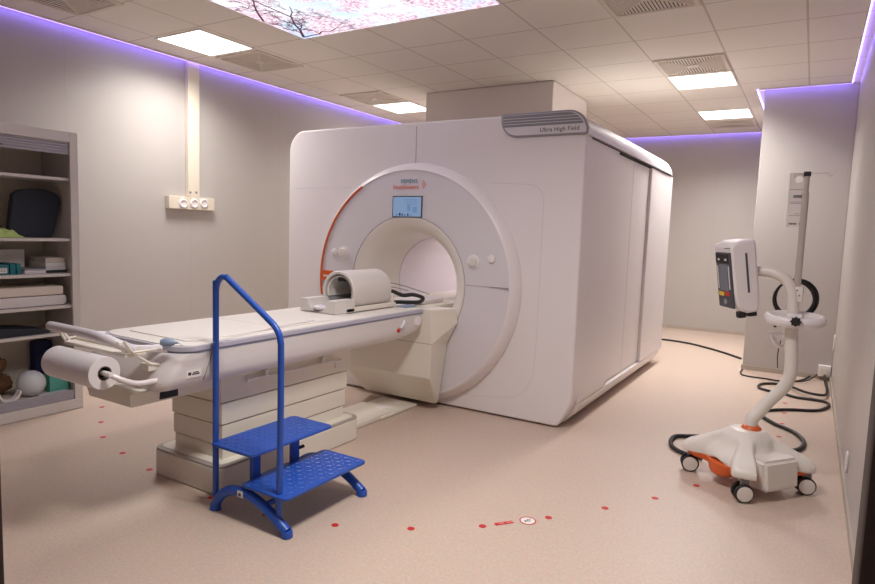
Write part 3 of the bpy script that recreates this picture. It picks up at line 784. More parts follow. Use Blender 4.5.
# ------------------------------------------------------------------ pump cart
def remeshed(name, mb, m, parent, voxel=.006, smooth=12):
    mb.recenter = True
    o = mb.build('tmp', m); 
    md = o.modifiers.new('r', 'REMESH'); md.mode = 'VOXEL'; md.voxel_size = voxel
    ms = o.modifiers.new('s', 'SMOOTH'); ms.factor = .6; ms.iterations = smooth
    dg = bpy.context.evaluated_depsgraph_get(); dg.update()
    me = bpy.data.meshes.new_from_object(o.evaluated_get(dg)); me.transform(Matrix.Translation(o.location))
    bpy.data.objects.remove(o)
    off = Vector(); q = parent
    while q: off += q.location; q = q.parent
    me.transform(Matrix.Translation(-off)); me.name = name
    for p in me.polygons: p.use_smooth = True
    if not me.materials: me.materials.append(M[m])
    n_ = bpy.data.objects.new(name, me); C.objects.link(n_); n_.parent = parent; return n_
K = Vector((-.235, 3.82, 0))
ct = thing('injector_cart', 'white wheeled injector cart with orange trim and curved post by the right wall', 'medical cart', tuple(K))
W = [Vector((-.525, 3.84, 0)), Vector((-.215, 3.54, 0)), Vector((.065, 3.86, 0)), Vector((-.24, 4.12, 0))]
TA = [math.atan2((w-K).y, (w-K).x) % (2*PI) for w in W]
TL_ = [(w-K).length+.045 for w in W]
def tipness(a):
    """0 between feet ... 1 at a foot, and that foot's reach"""
    best = min(range(4), key=lambda i: abs((a-TA[i]+PI) % (2*PI)-PI))
    d = abs((a-TA[best]+PI) % (2*PI)-PI)
    return max(0, 1-d/(PI/4)), TL_[best]
def star(mb, rows, n=96):
    """rows: fn(t, reach) -> (radius, z)"""
    R_ = []
    for row in rows:
        vs = []
        for k in range(n):
            a = 2*PI*k/n; t_, L = tipness(a); r_, z_ = row(t_, L); vs.append((K.x+r_*math.cos(a), K.y+r_*math.sin(a), z_))
        R_.append(mb._v(vs))
    for A, B in zip(R_, R_[1:]):
        for k in range(n): mb.bm.faces.new((A[k], A[(k+1) % n], B[(k+1) % n], B[k]))
    mb.bm.faces.new(R_[0]); mb.bm.faces.new(R_[-1])
def reach(t_, L, w=.178): 
    # foot of constant half width .05, blended to the waist radius w
    a = (1-t_)*PI/4
    rr = min(L, .058/max(1e-4, math.sin(a))) if a > .02 else L
    return max(w, min(L, rr))+.02*(1 if rr < L else 0)
sh = MB()
star(sh, [lambda t_, L: (reach(t_, L)*.6, .14), lambda t_, L: (reach(t_, L), .128 if t_ > .5 else .16-.064*t_), lambda t_, L: (reach(t_, L)*1.0, .165+.0*t_),
          lambda t_, L: (reach(t_, L)*.93, .19), lambda t_, L: (reach(t_, L)*.60+.02, .235), lambda t_, L: (.115+.02*t_, .285), lambda t_, L: (.085, .318), lambda t_, L: (.05, .322)])
remeshed('base_shell', sh, 'white2', ct, .006, 14)
# front pod between the front and right feet
pd = MB()
fr_n = ((W[1]+W[2])/2-K).normalized(); tn = Vector((-fr_n.y, fr_n.x, 0))
def pq(a, b, z): v = K+fr_n*a+tn*b; return (v.x, v.y, z)
pts = [pq(.05, -.135, .055), pq(.255, -.125, .055), pq(.255, .12, .055), pq(.05, .13, .055),
       pq(.05, -.14, .235), pq(.238, -.13, .215), pq(.238, .125, .215), pq(.05, .135, .235)]
pd.poly(pts, [(0, 1, 2, 3), (7, 6, 5, 4), (0, 4, 5, 1), (1, 5, 6, 2), (2, 6, 7, 3), (3, 7, 4, 0)])
bmesh.ops.bevel(pd.bm, geom=pd.bm.edges[:], offset=.016, segments=3, affect='EDGES')
pd.build('front_pod', 'white2', ct)
# orange underbody: curved panel on the left flank plus slim edges elsewhere
og = MB()
star(og, [lambda t_, L: (reach(t_, L, .19)*.84*(1-.15*t_), .055+.085*t_**2), lambda t_, L: (reach(t_, L, .19)*.97*(1-.12*t_)-.004, .070+.068*t_**2), lambda t_, L: (reach(t_, L, .19)*.985-.004, .14), lambda t_, L: (reach(t_, L, .19)*.5, .15)])
remeshed('orange_underbody', og, 'orange', ct, .006, 8)
MB().lathe([(.050, .312), (.052, .325), (.044, .338), (.030, .343)], (K.x+.02, K.y, 0), 'z', 28).build('orange_collar', 'orange', ct)
# casters: twin wheels with grey hub discs
def caster(w, ang):
    cw = bpy.data.objects.new('caster', None)
    f = MB(Matrix.Translation((w.x, w.y, 0)) @ Matrix.Rotation(ang, 4, 'Z'))
    f.box(-.014, .03, -.012, .012, .075, .118, .006); f.tube([(.012, 0, .10), (.012, 0, .13)], .012, 10)
    f.tube([(0, -.028, .05), (0, .028, .05)], .008, 8)
    cwo = f.build('caster', 'grey', ct)
    for s in (-1, 1):
        g = MB(Matrix.Translation((w.x, w.y, 0)) @ Matrix.Rotation(ang, 4, 'Z'))
        g.lathe([(.030, s*.012), (.047, s*.014), (.0495, s*.019), (.0495, s*.030), (.046, s*.035), (.041, s*.036)], (0, 0, .0505), 'y', 28)
        g.build('wheel', 'black', cwo)
        g = MB(Matrix.Translation((w.x, w.y, 0)) @ Matrix.Rotation(ang, 4, 'Z'))
        g.lathe([(.0405, s*.034), (.0405, s*.0375), (.034, s*.039), (.001, s*.0395)], (0, 0, .0505), 'y', 28)
        g.build('hub_disc', 'coil', cwo)
caster(W[0], math.radians(15)); caster(W[1], math.radians(25)); caster(W[2], math.radians(20)); caster(W[3], math.radians(60))
# post: short stub, slanted, upright
def cp(px, py, Y=3.84): v = at(px, py, 1, Y); return (v.x, v.y, v.z)
p_b = (K.x+.02, K.y, .31)
post = [p_b, (K.x+.02, K.y, .375), cp(758.5, 413, 3.83), cp(767, 403, 3.84), cp(781, 390, 3.85), cp(788, 380, 3.85), cp(791, 368, 3.85), cp(791.5, 345, 3.85), cp(792, 322, 3.85)]
MB().tube(post, .033, 16, smooth=5).build('lower_post', 'white2', ct)
arm = [cp(792, 318, 3.85), cp(793, 303, 3.85), cp(792, 292, 3.85), cp(787, 281, 3.85), cp(779, 275, 3.85), cp(770, 272, 3.86), cp(757, 271, 3.87), cp(748, 271, 3.88)]
MB().tube(arm, [.032]*5+[.027]*3 if False else .029, 14, smooth=5).build('curved_arm', 'white2', ct)
bk = Vector(cp(797, 293, 3.85))
MB().box(bk.x-.035, bk.x+.03, bk.y-.02, bk.y+.05, bk.z-.05, bk.z+.035, .01).build('pole_bracket', 'white2', ct)
for (dx, dz) in ((.0, .015), (.012, -.012)):
    MB().lathe([(.004, -.0215), (.004, -.019)], (bk.x+dx, bk.y, bk.z+dz), 'y', 8).build('bracket_screw', 'darkgrey', ct)
# handle ring
h0 = Vector(cp(796, 319, 3.86)); hz = h0.z
hn = MB()
ringp = []
for k in range(33):
    a = 2*PI*k/32
    ringp.append((h0.x-.010+.135*math.cos(a)*(1 if math.cos(a) > 0 else .95), 3.84+.085*math.sin(a), hz+.012*math.sin(a)))
hb_ = MB(); rings = []
for (x, y, z) in ringp[:-1]:
    c0 = Vector((h0.x-.01, 3.84, z)); d = (Vector((x, y, z))-c0).normalized()
    rings.append(hb_._v([Vector((x, y, z))+d*.018*math.cos(b)+Vector((0, 0, .027*math.sin(b))) for b in [2*PI*j/12 for j in range(12)]]))
for i in range(len(rings)):
    A, B = rings[i], rings[(i+1) % len(rings)]
    for k in range(12): hb_.bm.faces.new((A[k], A[(k+1) % 12], B[(k+1) % 12], B[k]))
hb_.box(h0.x-.045, h0.x+.03, 3.745, 3.87, hz-.03, hz+.03, .01)
hb_.build('handle_ring', 'white', ct)
kb = MB()
kp = []
for k in range(24):
    a = 2*PI*k/24; rr = .024+.004*math.cos(8*a); kp.append((h0.x+.002+rr*math.cos(a), hz+.0+rr*math.sin(a)))
kb.prism(kp, 'y', 3.71, 3.733, .003).tube([(h0.x+.002, 3.72, hz), (h0.x+.002, 3.75, hz)], .008, 8)
kb.build('clamp_knob', 'black', ct)
# infusion pole
t0 = Vector(cp(798.5, 290, 3.87)); t1 = Vector(cp(806, 174, 3.87)); pxm = (t0.x+t1.x)/2
MB().tube([(pxm, 3.87, t0.z-.02), (pxm, 3.87, t1.z-.10)], .0175, 14).tube([(pxm, 3.87, t1.z-.10), (pxm, 3.87, t1.z)], .012, 12).build('infusion_pole', 'steel', ct)
MB().box(pxm-.017, pxm+.017, 3.855, 3.885, t1.z-.012, t1.z+.012, .003).build('pole_cap', 'black', ct)
MB().tube([(pxm+.015, 3.87, t1.z), (pxm+.09, 3.87, t1.z+.008), (pxm+.102, 3.87, t1.z-.012), (pxm+.115, 3.865, t1.z-.012), (pxm+.13, 3.86, t1.z+.02)], .0022, 6).build('pole_hook', 'steel', ct)
MB().tube([(pxm-.012, 3.87, t1.z), (pxm-.055, 3.865, t1.z-.001), (pxm-.062, 3.86, t1.z-.012), (pxm-.05, 3.855, t1.z-.02)], .0022, 6).build('pole_hook', 'steel', ct)
# hanging tag with round cut-out
pg = thing('hanging_tag', 'long white printed card with round hole hanging from the infusion pole hook', 'card', (pxm-.03, 3.862, t1.z-.3))
tx0, tx1, tz0, tz1 = pxm-.082, pxm+.012, t1.z-.285, t1.z+.008
tm = MB(); hole = Vector((pxm-.037, t1.z-.027)); N = 32
def rect_hit(a):
    d = Vector((math.cos(a), math.sin(a))); ts = []
    for (lim, c0, dd) in ((tx0, hole.x, d.x), (tx1, hole.x, d.x), (tz0, hole.y, d.y), (tz1, hole.y, d.y)):
        if abs(dd) > 1e-9:
            t_ = (lim-c0)/dd
            if t_ > 0: ts.append(t_)
    return hole+d*min(ts)
angs = sorted(set([2*PI*k/N for k in range(N)]+[math.atan2(z-hole.y, x-hole.x) % (2*PI) for x in (tx0, tx1) for z in (tz0, tz1)]))
L4 = []
for (y, inner) in ((3.8615, True), (3.8615, False), (3.8625, False), (3.8625, True)):
    L4.append(tm._v([((hole.x+.018*math.cos(a), y, hole.y+.018*math.sin(a)) if inner else (rect_hit(a).x, y, rect_hit(a).y)) for a in angs]))
for i in range(4):
    A, B = L4[i], L4[(i+1) % 4]
    for k in range(len(angs)): tm.bm.faces.new((A[k], A[(k+1) % len(angs)], B[(k+1) % len(angs)], B[k]))
# swing it a little forward of the pole so nothing is inside the pole
T_ = tm.build('card', 'paper', pg, angle=20)
pt = MB(); yy = 3.861
def ln(a, b, z, h, m=pt): m.box(tx0+a, tx0+b, yy-.0006, yy+.0004, tz1-z-h, tz1-z)
ln(.008, .068, .088, .0025); ln(.010, .066, .155, .002); ln(.012, .07, .163, .002); ln(.035, .06, .218, .002); ln(.012, .066, .228, .002)
pt.build('small_print', 'greytext', pg)
pt2 = MB()
for i in range(9): ln(.026+i*.005, .029+i*.005, .118, .016, pt2)
for i in range(6): ln(.014+i*.0065, .018+i*.0065, .268, .010, pt2)
ln(.063, .067, .268, .010, pt2); ln(.069, .074, .268, .010, pt2)
pt2.build('bold_print', 'text', pg)
pg.location.y += .024

# monitor head
Mx, My = -.385, 3.86
mon_c = Vector(at(738.5, 276, 1, My))
phi = math.radians(211)     # direction the screen faces (mostly left, slightly to the viewer)
TM = Matrix.Translation((mon_c.x, My, mon_c.z)) @ Matrix.Rotation(phi-PI, 4, 'Z') @ Matrix.Rotation(math.radians(-9), 4, 'Y')
# local frame: -X = screen normal, Y = width, Z = up
hd = bpy.data.objects
prof = [(-.078, -.10), (-.070, -.150), (-.045, -.185), (-.01, -.200), (.04, -.198), (.056, -.175), (.062, -.12), (.062, .185), (.050, .205), (-.02, .207), (-.070, .190), (-.080, .165)]
hm = MB(TM); hm.prism([(p[0], p[1]) for p in prof], 'y', -.107, .107, .018, 3)
head = hm.build('control_head', 'white', ct, angle=50)
MB(TM).box(-.090, -.074, -.098, .072, -.168, .145, .006).build('control_panel', 'darkgrey', head)
MB(TM).box(-.0925, -.089, -.09, .064, .085, .138, .003).build('display', 'black', head)
MB(TM).box(-.0935, -.0915, -.07, -.045, .10, .112).box(-.0935, -.0915, .015, .035, .10, .112).build('display_digits', 'paper', head)
MB(TM).box(-.092, -.089, -.065, .032, -.07, .078, .002).build('keypad', 'midgrey', head)
for s in (-1, 1):
    kk = MB(TM); kk.box(-.0925, -.089, -.0165+s*.066-.004, -.0165+s*.066+.004, -.06, .07)
    kk.build('status_bar', 'paper', head)
MB(TM).box(-.0945, -.089, -.006, .050, -.102, -.078, .002).build('yellow_button', 'yellow', head)['label'] = 'yellow button'
MB(TM).box(-.0945, -.089, -.075, -.022, -.098, -.074, .002).build('red_button', 'redb', head)['label'] = 'red button'
MB(TM).lathe([(.016, -.094), (.016, -.089)], (0, -.02, -.133), 'x', 18).build('jog_button', 'grey', head)
MB(TM).box(-.006, .006, -.1095, -.106, -.085, .135, .002).build('side_slot', 'darkgrey', head)
MB(TM).box(.056, .085, -.05, .05, -.05, .08, .006).build('mount_plate', 'white2', head)
MB(TM).box(-.055, -.015, -.09, -.05, -.225, -.19, .004).box(-.0, .045, -.09, -.05, -.222, -.19, .004).build('hose_port', 'black', head)
MB(TM).box(-.082, -.078, -.095, -.03, .166, .170).build('head_lettering', 'greytext', head)
# coiled cable hanging on the back of the post
cc = Vector(at(795, 299, 1, 3.99))
ck = thing('coiled_cable', 'black cable wound into loops hanging behind the cart post', 'cable', (cc.x, 3.95, cc.z-.14))
lp = MB()
for j in range(5):
    rr = .104+random.uniform(-.008, .012); dy = j*.012; ox = random.uniform(-.008, .010); oz = random.uniform(-.006, .006)
    pth = [(cc.x+ox+rr*math.cos(a)*.95, 3.965+dy+.004*math.sin(3*a), cc.z+oz+rr*math.sin(a)) for a in [2*PI*i/36 for i in range(37)]]
    lp.tube(pth, .0058, 8)
lp.build('cable_loops', 'blackcable', ck)
MB().tube([(cc.x-.085, 3.99, cc.z-.06), (cc.x-.088, 3.99, cc.z-.12), (cc.x-.085, 3.985, cc.z-.17)], .007, 8).tube([(cc.x-.05, 3.98, cc.z-.24), (cc.x-.06, 3.98, cc.z-.32), (cc.x-.055, 3.98, cc.z-.40)], .003, 6, smooth=4).build('cable_tail', 'blackcable', ck)
MB(Matrix.Translation((-.006, 0, -.035))).tube([(cc.x-.09, 3.985, cc.z-.165), (cc.x-.088, 3.98, cc.z-.20), (cc.x-.06, 3.98, cc.z-.235), (cc.x-.02, 3.98, cc.z-.24), (cc.x-.01, 3.98, cc.z-.20), (cc.x-.045, 3.98, cc.z-.175), (cc.x-.085, 3.985, cc.z-.175)], .0115, 8, smooth=4).build('white_clip', 'white', ck)['label'] = 'white plastic clip'


# ------------------------------------------------------------------ floor cables
def floor_cable(pix, r, label, m='blackcable', zs=None):
    pts = []
    for i, (px, py) in enumerate(pix):
        v = at(px, py, 2, r+.001); pts.append((v.x, v.y, r+.001+(zs[i] if zs else 0)))
    o = MB().tube(pts, r, 8, smooth=5).build('floor_cable', m); tag(o, label, 'cable', 'black cables on the floor by the pillar')
floor_cable([(714, 439), (700, 436.5), (688, 436), (676, 436), (671, 440), (672, 446), (679, 451), (690, 455), (702, 458)], .014, 'thick black hose curling on the floor left of the cart')
floor_cable([(758, 414), (764, 417.5), (775.5, 424), (790, 430), (798, 435), (804, 442), (801, 448), (792, 451), (780, 453)], .014, 'thick black hose looping on the floor right of the cart')
floor_cable([(762, 410.5), (788, 409.5), (810, 410.5), (822, 409.5), (829, 405.5), (824, 401.5), (808, 399), (795, 397), (783, 393.5), (768, 390.5), (759, 387.5), (761, 384), (773, 383.5), (788, 387), (803, 394), (816, 397.5), (825, 397), (827, 391), (825, 384), (824, 379)], .012, 'long black cable coiled on the floor between the cart and the pillar', zs=[0]*13+[.012, .024, .027, .02, .012, .02, .05])
floor_cable([(742.5, 369.5), (740.5, 372.5), (745, 375.5), (768, 379), (785, 381.5), (800, 380.5), (810, 377), (818, 374)], .008, 'thinner black cable along the foot of the pillar', zs=[0, 0, 0, 0, 0, 0, .01, .05])
floor_cable([(768, 379.5), (785, 382.5), (800, 383), (811, 381), (820, 376)], .006, 'slim dark cable beside the cable at the pillar foot', 'blackcable', zs=[0, .013, .013, .02, .05])
floor_cable([(659, 339), (672, 340.5), (690, 343.5), (708, 348), (725, 353), (741, 358.5)], .012, 'black cable crossing the floor from the scanner rear to the pillar')
v = at(824.5, 371.5, 1, 7.25)
o = thing('socket_box', 'small white socket box low on the pillar by the right wall', 'socket', (v.x, 7.30, v.z-.055))
MB().box(v.x-.055, v.x+.055, 7.25, YP-.001, v.z-.055, v.z+.055, .008).build('housing', 'white', o)
MB().box(v.x-.035, v.x+.035, 7.246, 7.251, v.z-.03, v.z+.03, .003).build('cover_plate', 'white2', o)
# wall plates on the right wall
for (px, py, lab, h) in ((848, 462, 'oval white wall plate low on the right wall nearest the viewer', .06), (835, 343, 'small white wall plate far along the right wall near the pillar', .08)):
    v = at(px, py, 0, XR)
    w_ = MB(); w_.prism(rrect(v.y-.04, v.y+.04, v.z-h, v.z+h, .035), 'x', XR-.012, XR-.001, .003)
    tag(w_.build('wall_plate', 'white'), lab, 'wall plate', 'white plates on the right wall')

# ------------------------------------------------------------------ trunking and sockets on the left wall
va = at(188.3, 150, 0, XL+.05); vb = at(199.7, 150, 0, XL+.05)
vt = at(169, 196, 0, XL+.06); vu = at(214.5, 210.5, 0, XL+.06)
zt_ = at(190, 196.5, 0, XL+.06).z; zb_ = at(190, 209.5, 0, XL+.06).z
o = MB().box(XL+.001, XL+.05, va.y, vb.y, zt_-.001, CEIL-.018, .004).build('cable_trunking', 'trunk')
trk = o
tag(o, 'vertical cream trunking on the left wall from ceiling to socket box', 'trunking')
sk = thing('socket_strip', 'white box with three round sockets on the left wall below the trunking', 'socket', (XL, (vt.y+vu.y)/2, zb_))
MB().box(XL+.001, XL+.06, vt.y, vu.y, zb_, zt_-.004, .005).build('housing', 'trunk', sk)
for px in (183.2, 194, 203.7):
    v = at(px, 203.5, 0, XL+.06)
    MB().lathe([(.048, XL+.058), (.047, XL+.068), (.036, XL+.074), (.030, XL+.066), (.001, XL+.064)], (0, v.y, v.z), 'x', 24).build('socket_cap', 'white', sk)
for px in (191, 197):
    v = at(px, 193.5, 0, XL+.06)
    MB().box(XL+.05, XL+.052, v.y-.012, v.y+.012, v.z, v.z+.02).build('small_label', 'greytext', trk)

# ------------------------------------------------------------------ cabinet
FX_, BX = -4.44, -4.90; CY0, CY1, CT = 1.25, 2.425, 1.955
cl = thing('storage_cabinet', 'tall pale open cabinet with raised shutter against the left wall', 'cabinet', (-4.67, 1.85, 0))
MB().box(BX, FX_-.004, CY1-.022, CY1, .002, CT-.0, .002).build('side_panel', 'closet', cl)
MB().box(BX, FX_-.004, CY0, CY0+.022, .002, CT, .002).build('side_panel', 'closet', cl)
MB().box(BX, BX+.01, CY0+.022, CY1-.022, .08, CT-.02).build('back_panel', 'closetin', cl)
MB().box(BX, FX_-.004, CY0+.022, CY1-.022, CT-.02, CT, .002).build('top_panel', 'closet', cl)
MB().box(FX_-.02, FX_, CY0+.022, CY1-.055, 1.885, CT, .002).build('header_panel', 'closet', cl)
MB().box(FX_-.024, FX_, CY1-.055, CY1-.0, .075, CT, .003).build('front_stile', 'closet', cl)
MB().box(FX_-.024, FX_, CY0, CY0+.055, .075, CT, .003).build('front_stile', 'closet', cl)
sh_ = MB()
for k in range(5): sh_.box(FX_-.026, FX_-.012, CY0+.056, CY1-.056, 1.80+k*.0175, 1.8165+k*.0175, .004, 1)
sh_.build('roller_shutter', 'slat', cl)
MB().box(FX_-.013, FX_-.006, 1.86, 1.96, 1.815, 1.822, .002).build('shutter_handle', 'darkgrey', cl)
for z in (1.642, 1.222, .977, .752, .560):
    MB().box(BX+.01, FX_-.03, CY0+.022, CY1-.022, z-.02, z, .002).build('shelf', 'closet', cl)
MB().box(BX+.01, FX_-.03, CY0+.022, CY1-.022, .10, .12).build('bottom_shelf', 'closetin', cl)
lw = MB()
for k in range(6): lw.box(FX_-.024, FX_-.008, CY0+.056, CY1-.056, .078+k*.0105, .088+k*.0105, .004, 1)
lw.build('lower_shutter', 'slat', cl)
MB().box(FX_-.03, FX_+.004, CY0, CY1, .002, .076, .003).build('plinth', 'closet', cl)
for (y, z) in ((2.395, 1.02), (2.395, .93)): MB().box(FX_-.2, FX_-.19, CY1-.026, CY1-.021, z, z+.012).build('shelf_pin', 'darkgrey', cl)

# things in the cabinet
XI = -4.56
cu_ = MB(); pp = []
base = [(2.045, 1.226), (2.33, 1.226), (2.385, 1.42), (2.388, 1.50), (2.35, 1.545), (2.25, 1.562), (2.14, 1.55), (2.085, 1.515)]
sp_ = spline([Vector((a, b, 0)) for a, b in base[1:]], 4)
cu_.prism([(base[0][0], base[0][1])]+[(v.x, v.y) for v in sp_], 'x', -4.67, -4.61, .012, 3)
tag(cu_.build('foam_cushion', 'navyfoam'), 'large black-blue rounded cushion leaning on the upper shelf', 'cushion')
cm = bmesh.new(); nx_, ny_ = 24, 20; vv = {}
cl_ = MB()
for i in range(nx_+1):
    for j in range(ny_+1):
        u, w = i/nx_, j/ny_; edge = min(1, 5*min(u, 1-u, w, 1-w))
        z = 1.2245+edge*(.045+.016*math.sin(9*u+2*math.sin(5*w))+.010*math.sin(15*w+6*u))*(1.15-.5*u)
        vv[i, j] = cl_.bm.verts.new((-4.60+.115*w+.006*math.sin(6*u), 1.83+.265*u, z))
for i in range(nx_):
    for j in range(ny_): cl_.bm.faces.new((vv[i, j], vv[i+1, j], vv[i+1, j+1], vv[i, j+1]))
bot = [vv[i, 0] for i in range(nx_+1)]+[vv[nx_, j] for j in range(1, ny_+1)]+[vv[i, ny_] for i in range(nx_-1, -1, -1)]+[vv[0, j] for j in range(ny_-1, 0, -1)]
cl_.bm.faces.new(bot)
tag(cl_.build('folded_cloth', 'limecloth'), 'crumpled lime green cloth on the upper shelf in front of the cushion', 'cloth')
o = MB().box(-4.80, -4.755, 1.9, 2.21, .979, 1.135, .004).build('white_box', 'paper'); tag(o, 'plain white box standing at the back of the middle shelf', 'box')
def binder(y0, y1, z1, m, label, lab=True):
    t = thing('binder', label, 'binder', (-4.6, (y0+y1)/2, .979))
    MB().box(-4.74, -4.52, y0, y1, .979, z1, .003).build('cover', m, t)
    if lab: MB().box(-4.5205, -4.519, y0+.006, y1-.012, .99, z1-.02).build('spine_label', 'paper', t)
binder(1.86, 2.005, 1.045, 'teal', 'teal box file with white printed label lying at the left of the middle shelf')
binder(2.012, 2.045, 1.05, 'teal', 'narrow teal binder right beside the labelled teal file', False)
binder(2.05, 2.078, 1.05, 'teal', 'thin teal binder at the right end of the teal files', False)
lbl = MB()
random.seed(3)
for k in range(4):
    for j in range(5): lbl.box(-4.5192, -4.5182, 1.90+j*.018, 1.912+j*.018, 1.0+k*.009, 1.003+k*.009)
lb = [o for o in C.objects if o.name.startswith('spine_label')][0]
bpy_parent = lb.parent
lbl.build('label_print', 'text', bpy_parent)
for k in range(3):
    o = MB().box(-4.76, -4.52, 2.10, 2.235, .979+k*.011, .989+k*.011, .002).build('booklet', ['greywhite', 'paper', 'grey'][k])
    tag(o, ['bottom pale booklet of the short stack left of the paper packs', 'middle white booklet of the short stack left of the paper packs', 'top grey booklet of the short stack left of the paper packs'][k], 'booklet', 'booklets on the middle shelf')
for k, (z, h) in enumerate(((.979, .016), (.996, .027), (1.024, .025), (1.050, .032))):
    o = MB().box(-4.80+.0, -4.55-.01*k, 2.25+.004*k, 2.392, z, z+h, .003)
    o = o.build('paper_pack', ['navyfoam', 'whitemat', 'paper', 'creammat'][k])
    tag(o, ['thin dark folder at the bottom of the paper packs', 'lowest white pack in the stack at the right of the middle shelf', 'middle white pack in the stack at the right of the middle shelf', 'top cream pack in the stack at the right of the middle shelf'][k], 'paper pack', 'paper packs on the middle shelf')
o = MB().prism(rrect(1.50, 2.36, .754, .825, (.03, .03, .02, .02)), 'x', -4.80, -4.50, .012).build('foam_mat', 'whitemat'); tag(o, 'white foam mat with rounded ends, lower of the two mats', 'mat')
o = MB().prism(rrect(1.50, 2.34, .828, .890, .014), 'x', -4.80, -4.50, .012).build('foam_mat', 'creammat'); tag(o, 'cream foam mat resting on the white mat', 'mat')
o = MB(); o.prism([(1.6, .562), (2.20, .562), (2.262, .574), (2.15, .600), (1.95, .622), (1.7, .632), (1.6, .63)], 'x', -4.78, -4.50, .006)
tag(o.build('dark_tray', 'navyfoam'), 'dark flat wedge lying on the shelf below the foam mats', 'wedge cushion')
# bottom compartment
v = at(31, 378, 0, -4.58)
tag(MB().sphere((-4.58, v.y, .1205+.09), .0895, (1, 1, 1), 32).build('exercise_ball', 'ball'), 'pale grey-white round ball at the bottom of the cabinet', 'ball')
o = thing('plush_heap', 'shaggy brown plush heap at the bottom left of the cabinet', 'plush', (-4.7, 1.98, .121))
ph = MB(); random.seed(5)
for k in range(16):
    rr = random.uniform(.04, .075); ph.sphere((-4.76+random.uniform(-.04, .05), 1.80+.24*random.random(), .121+rr+random.uniform(0, .17)*(1-abs(k % 4)/5)), rr, (1, 1.1, .9), 16)
p_ = remeshed('plush_body', ph, 'brown', o, .008, 4)
tx = bpy.data.textures.new('fz', 'CLOUDS'); tx.noise_scale = .018
md = p_.modifiers.new('fuzz', 'DISPLACE'); md.texture = tx; md.strength = .035; md.mid_level = .5
o = MB().box(-4.64, -4.56, 2.26, 2.392, .121, .335, .004).build('teal_carton', 'tealbox'); tag(o, 'pale teal carton at the bottom right of the cabinet', 'box')
o = MB().box(-4.86, -4.77, 2.27, 2.39, .121, .46, .01).build('navy_bag', mat('navy_fabric', srgb(36, 44, 84), .9)); tag(o, 'dark navy blue bag behind the ball and the teal carton', 'bag')
cv = MB(); pc = []
for k in range(13):
    a = PI+PI*k/12; pc.append((1.97+.07*math.cos(a), .195+.07*math.sin(a)))
inn = [(1.97+(p[0]-1.97)*.82, .195+(p[1]-.195)*.72) for p in pc][::-1]
cv.prism(pc+inn, 'x', -4.53, -4.478, .003)
tag(cv.build('curved_support', 'white'), 'white U-shaped plastic support in front of the ball', 'support')
o = MB().box(-4.55, -4.475, 2.16, 2.36, .121, .132, .004).build('folded_sheet', 'greywhite'); tag(o, 'flat folded white sheet lying at the cabinet bottom before the teal carton', 'sheet')

# ------------------------------------------------------------------ floor markers
dots = [((102, 407), 'red floor dot closest to the cabinet, topmost of the left row'), ((101, 422), 'second red floor dot from the cabinet'), ((103, 437), 'third red floor dot from the cabinet'),
        ((122.5, 453), 'red floor dot between the cabinet row and the table base'), ((149.5, 469.5), 'red floor dot just left of the table base corner'), ((211, 497.5), 'red floor dot beside the back leg of the blue stool'),
        ((266, 514.5), 'red floor dot under the arched leg of the blue stool'), ((335, 525), 'red floor dot right of the blue stool'), ((411, 528.5), 'red floor dot midway between the stool and the red strip sign'),
        ((482.5, 526), 'red floor dot immediately left of the red strip sign'), ((548.5, 517.5), 'red floor dot immediately right of the round floor sign'), ((605, 508), 'red floor dot between the round sign and the cart, nearer the sign'),
        ((655, 498), 'red floor dot between the round sign and the cart, nearer the cart'), ((696.5, 485.5), 'red floor dot next to the left wheel of the cart'),
        ((779, 436.5), 'red floor dot just right of the cart post foot'), ((782, 423.5), 'red floor dot behind the cart, inside the hose loop'), ((784, 413), 'red floor dot behind the cart below the coiled cable'), ((785, 403), 'farthest red floor dot, among the coiled cable')]
for (px, py), lab in dots:
    v = at(px, py, 2, .001)
    o = MB().lathe([(.0175, 0), (.0175, .0008), (.0165, .0012), (.001, .0012)], (v.x, v.y, .0004), 'z', 24).build('floor_dot', 'red')
    tag(o, lab, 'floor marker', 'red dots marking a line on the floor')
a_, b_ = at(495.5, 524.3, 2, .001), at(512.5, 521.8, 2, .001)
ang = math.atan2(b_.y-a_.y, b_.x-a_.x); md_ = (a_+b_)/2; L = (b_-a_).length
TS = Matrix.Translation((md_.x, md_.y, .0006)) @ Matrix.Rotation(ang, 4, 'Z')
o = thing('floor_strip_sign', 'red strip sign with pale marking on the floor left of the round sign', 'floor sign', (md_.x, md_.y, 0))
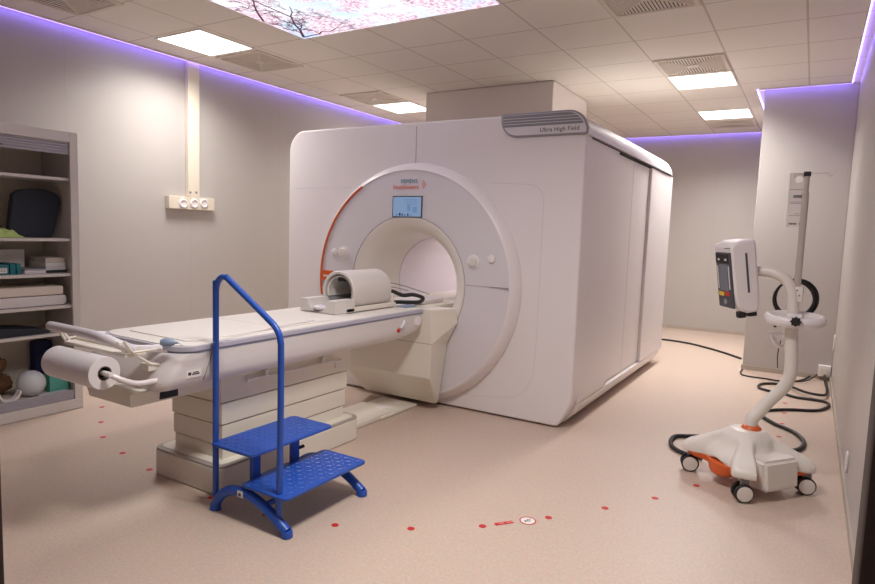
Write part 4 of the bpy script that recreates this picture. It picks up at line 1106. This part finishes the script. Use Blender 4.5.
MB(TS).prism(rrect(-L/2-.003, L/2+.003, -.012, .012, .004), 'z', 0, .001).build('strip', 'red', o)
pm = MB(TS)
for s, w in ((-.028, .03), (.014, .036)):
    for k in range(5): pm.box(s+w*k/5, s+w*k/5+.004, -.004, .004, .001, .0015)
M['palered'] = mat('pale_red_print', srgb(236, 170, 165), .6)
pm.build('strip_marking', 'palered', o)
v = at(527.7, 520.7, 2, .001)
o = thing('floor_round_sign', 'round white floor sign with red rim beside the red strip', 'floor sign', (v.x, v.y, 0))
MB().lathe([(.0395, 0), (.0395, .001), (.001, .001)], (v.x, v.y, .0005), 'z', 40).build('disc', 'paper', o)
rr = MB(); rr.lathe([(.034, .001), (.034, .0016), (.040, .0016), (.040, .001)], (v.x, v.y, .0005), 'z', 40, closed=True); rr.build('red_rim', 'red', o)
Ts = Matrix.Translation((v.x, v.y, .0015)) @ Matrix.Rotation(ang+.5, 4, 'Z')
MB(Ts).box(-.024, .024, -.003, .003, 0, .0005).box(-.016, -.004, .004, .012, 0, .0005).box(.0, .016, .006, .010, 0, .0005).box(-.01, .012, -.012, -.008, 0, .0005).build('pictogram', 'greytext', o)

# ------------------------------------------------------------------ world, camera, colour management
w = bpy.data.worlds.new('World'); bpy.context.scene.world = w; w.use_nodes = True
w.node_tree.nodes['Background'].inputs[0].default_value = (.8, .8, .85, 1); w.node_tree.nodes['Background'].inputs[1].default_value = .1
cam = bpy.data.cameras.new('Camera'); co_ = bpy.data.objects.new('Camera', cam); C.objects.link(co_)
cam.sensor_width = 36; cam.lens = F_PX/875*36; cam.clip_start = .02
Mx_ = Matrix((RX, UX, -FX)).transposed().to_4x4(); Mx_.translation = Vector((0, 0, CAMZ))
co_.matrix_world = Mx_
s = bpy.context.scene; s.camera = co_
s.view_settings.view_transform = 'Standard'; s.view_settings.look = 'None'; s.view_settings.gamma = 1; s.view_settings.use_curve_mapping = False
s.view_settings.exposure = 1.68
s.cycles.max_bounces = 10; s.cycles.diffuse_bounces = 6; s.cycles.use_denoising = True
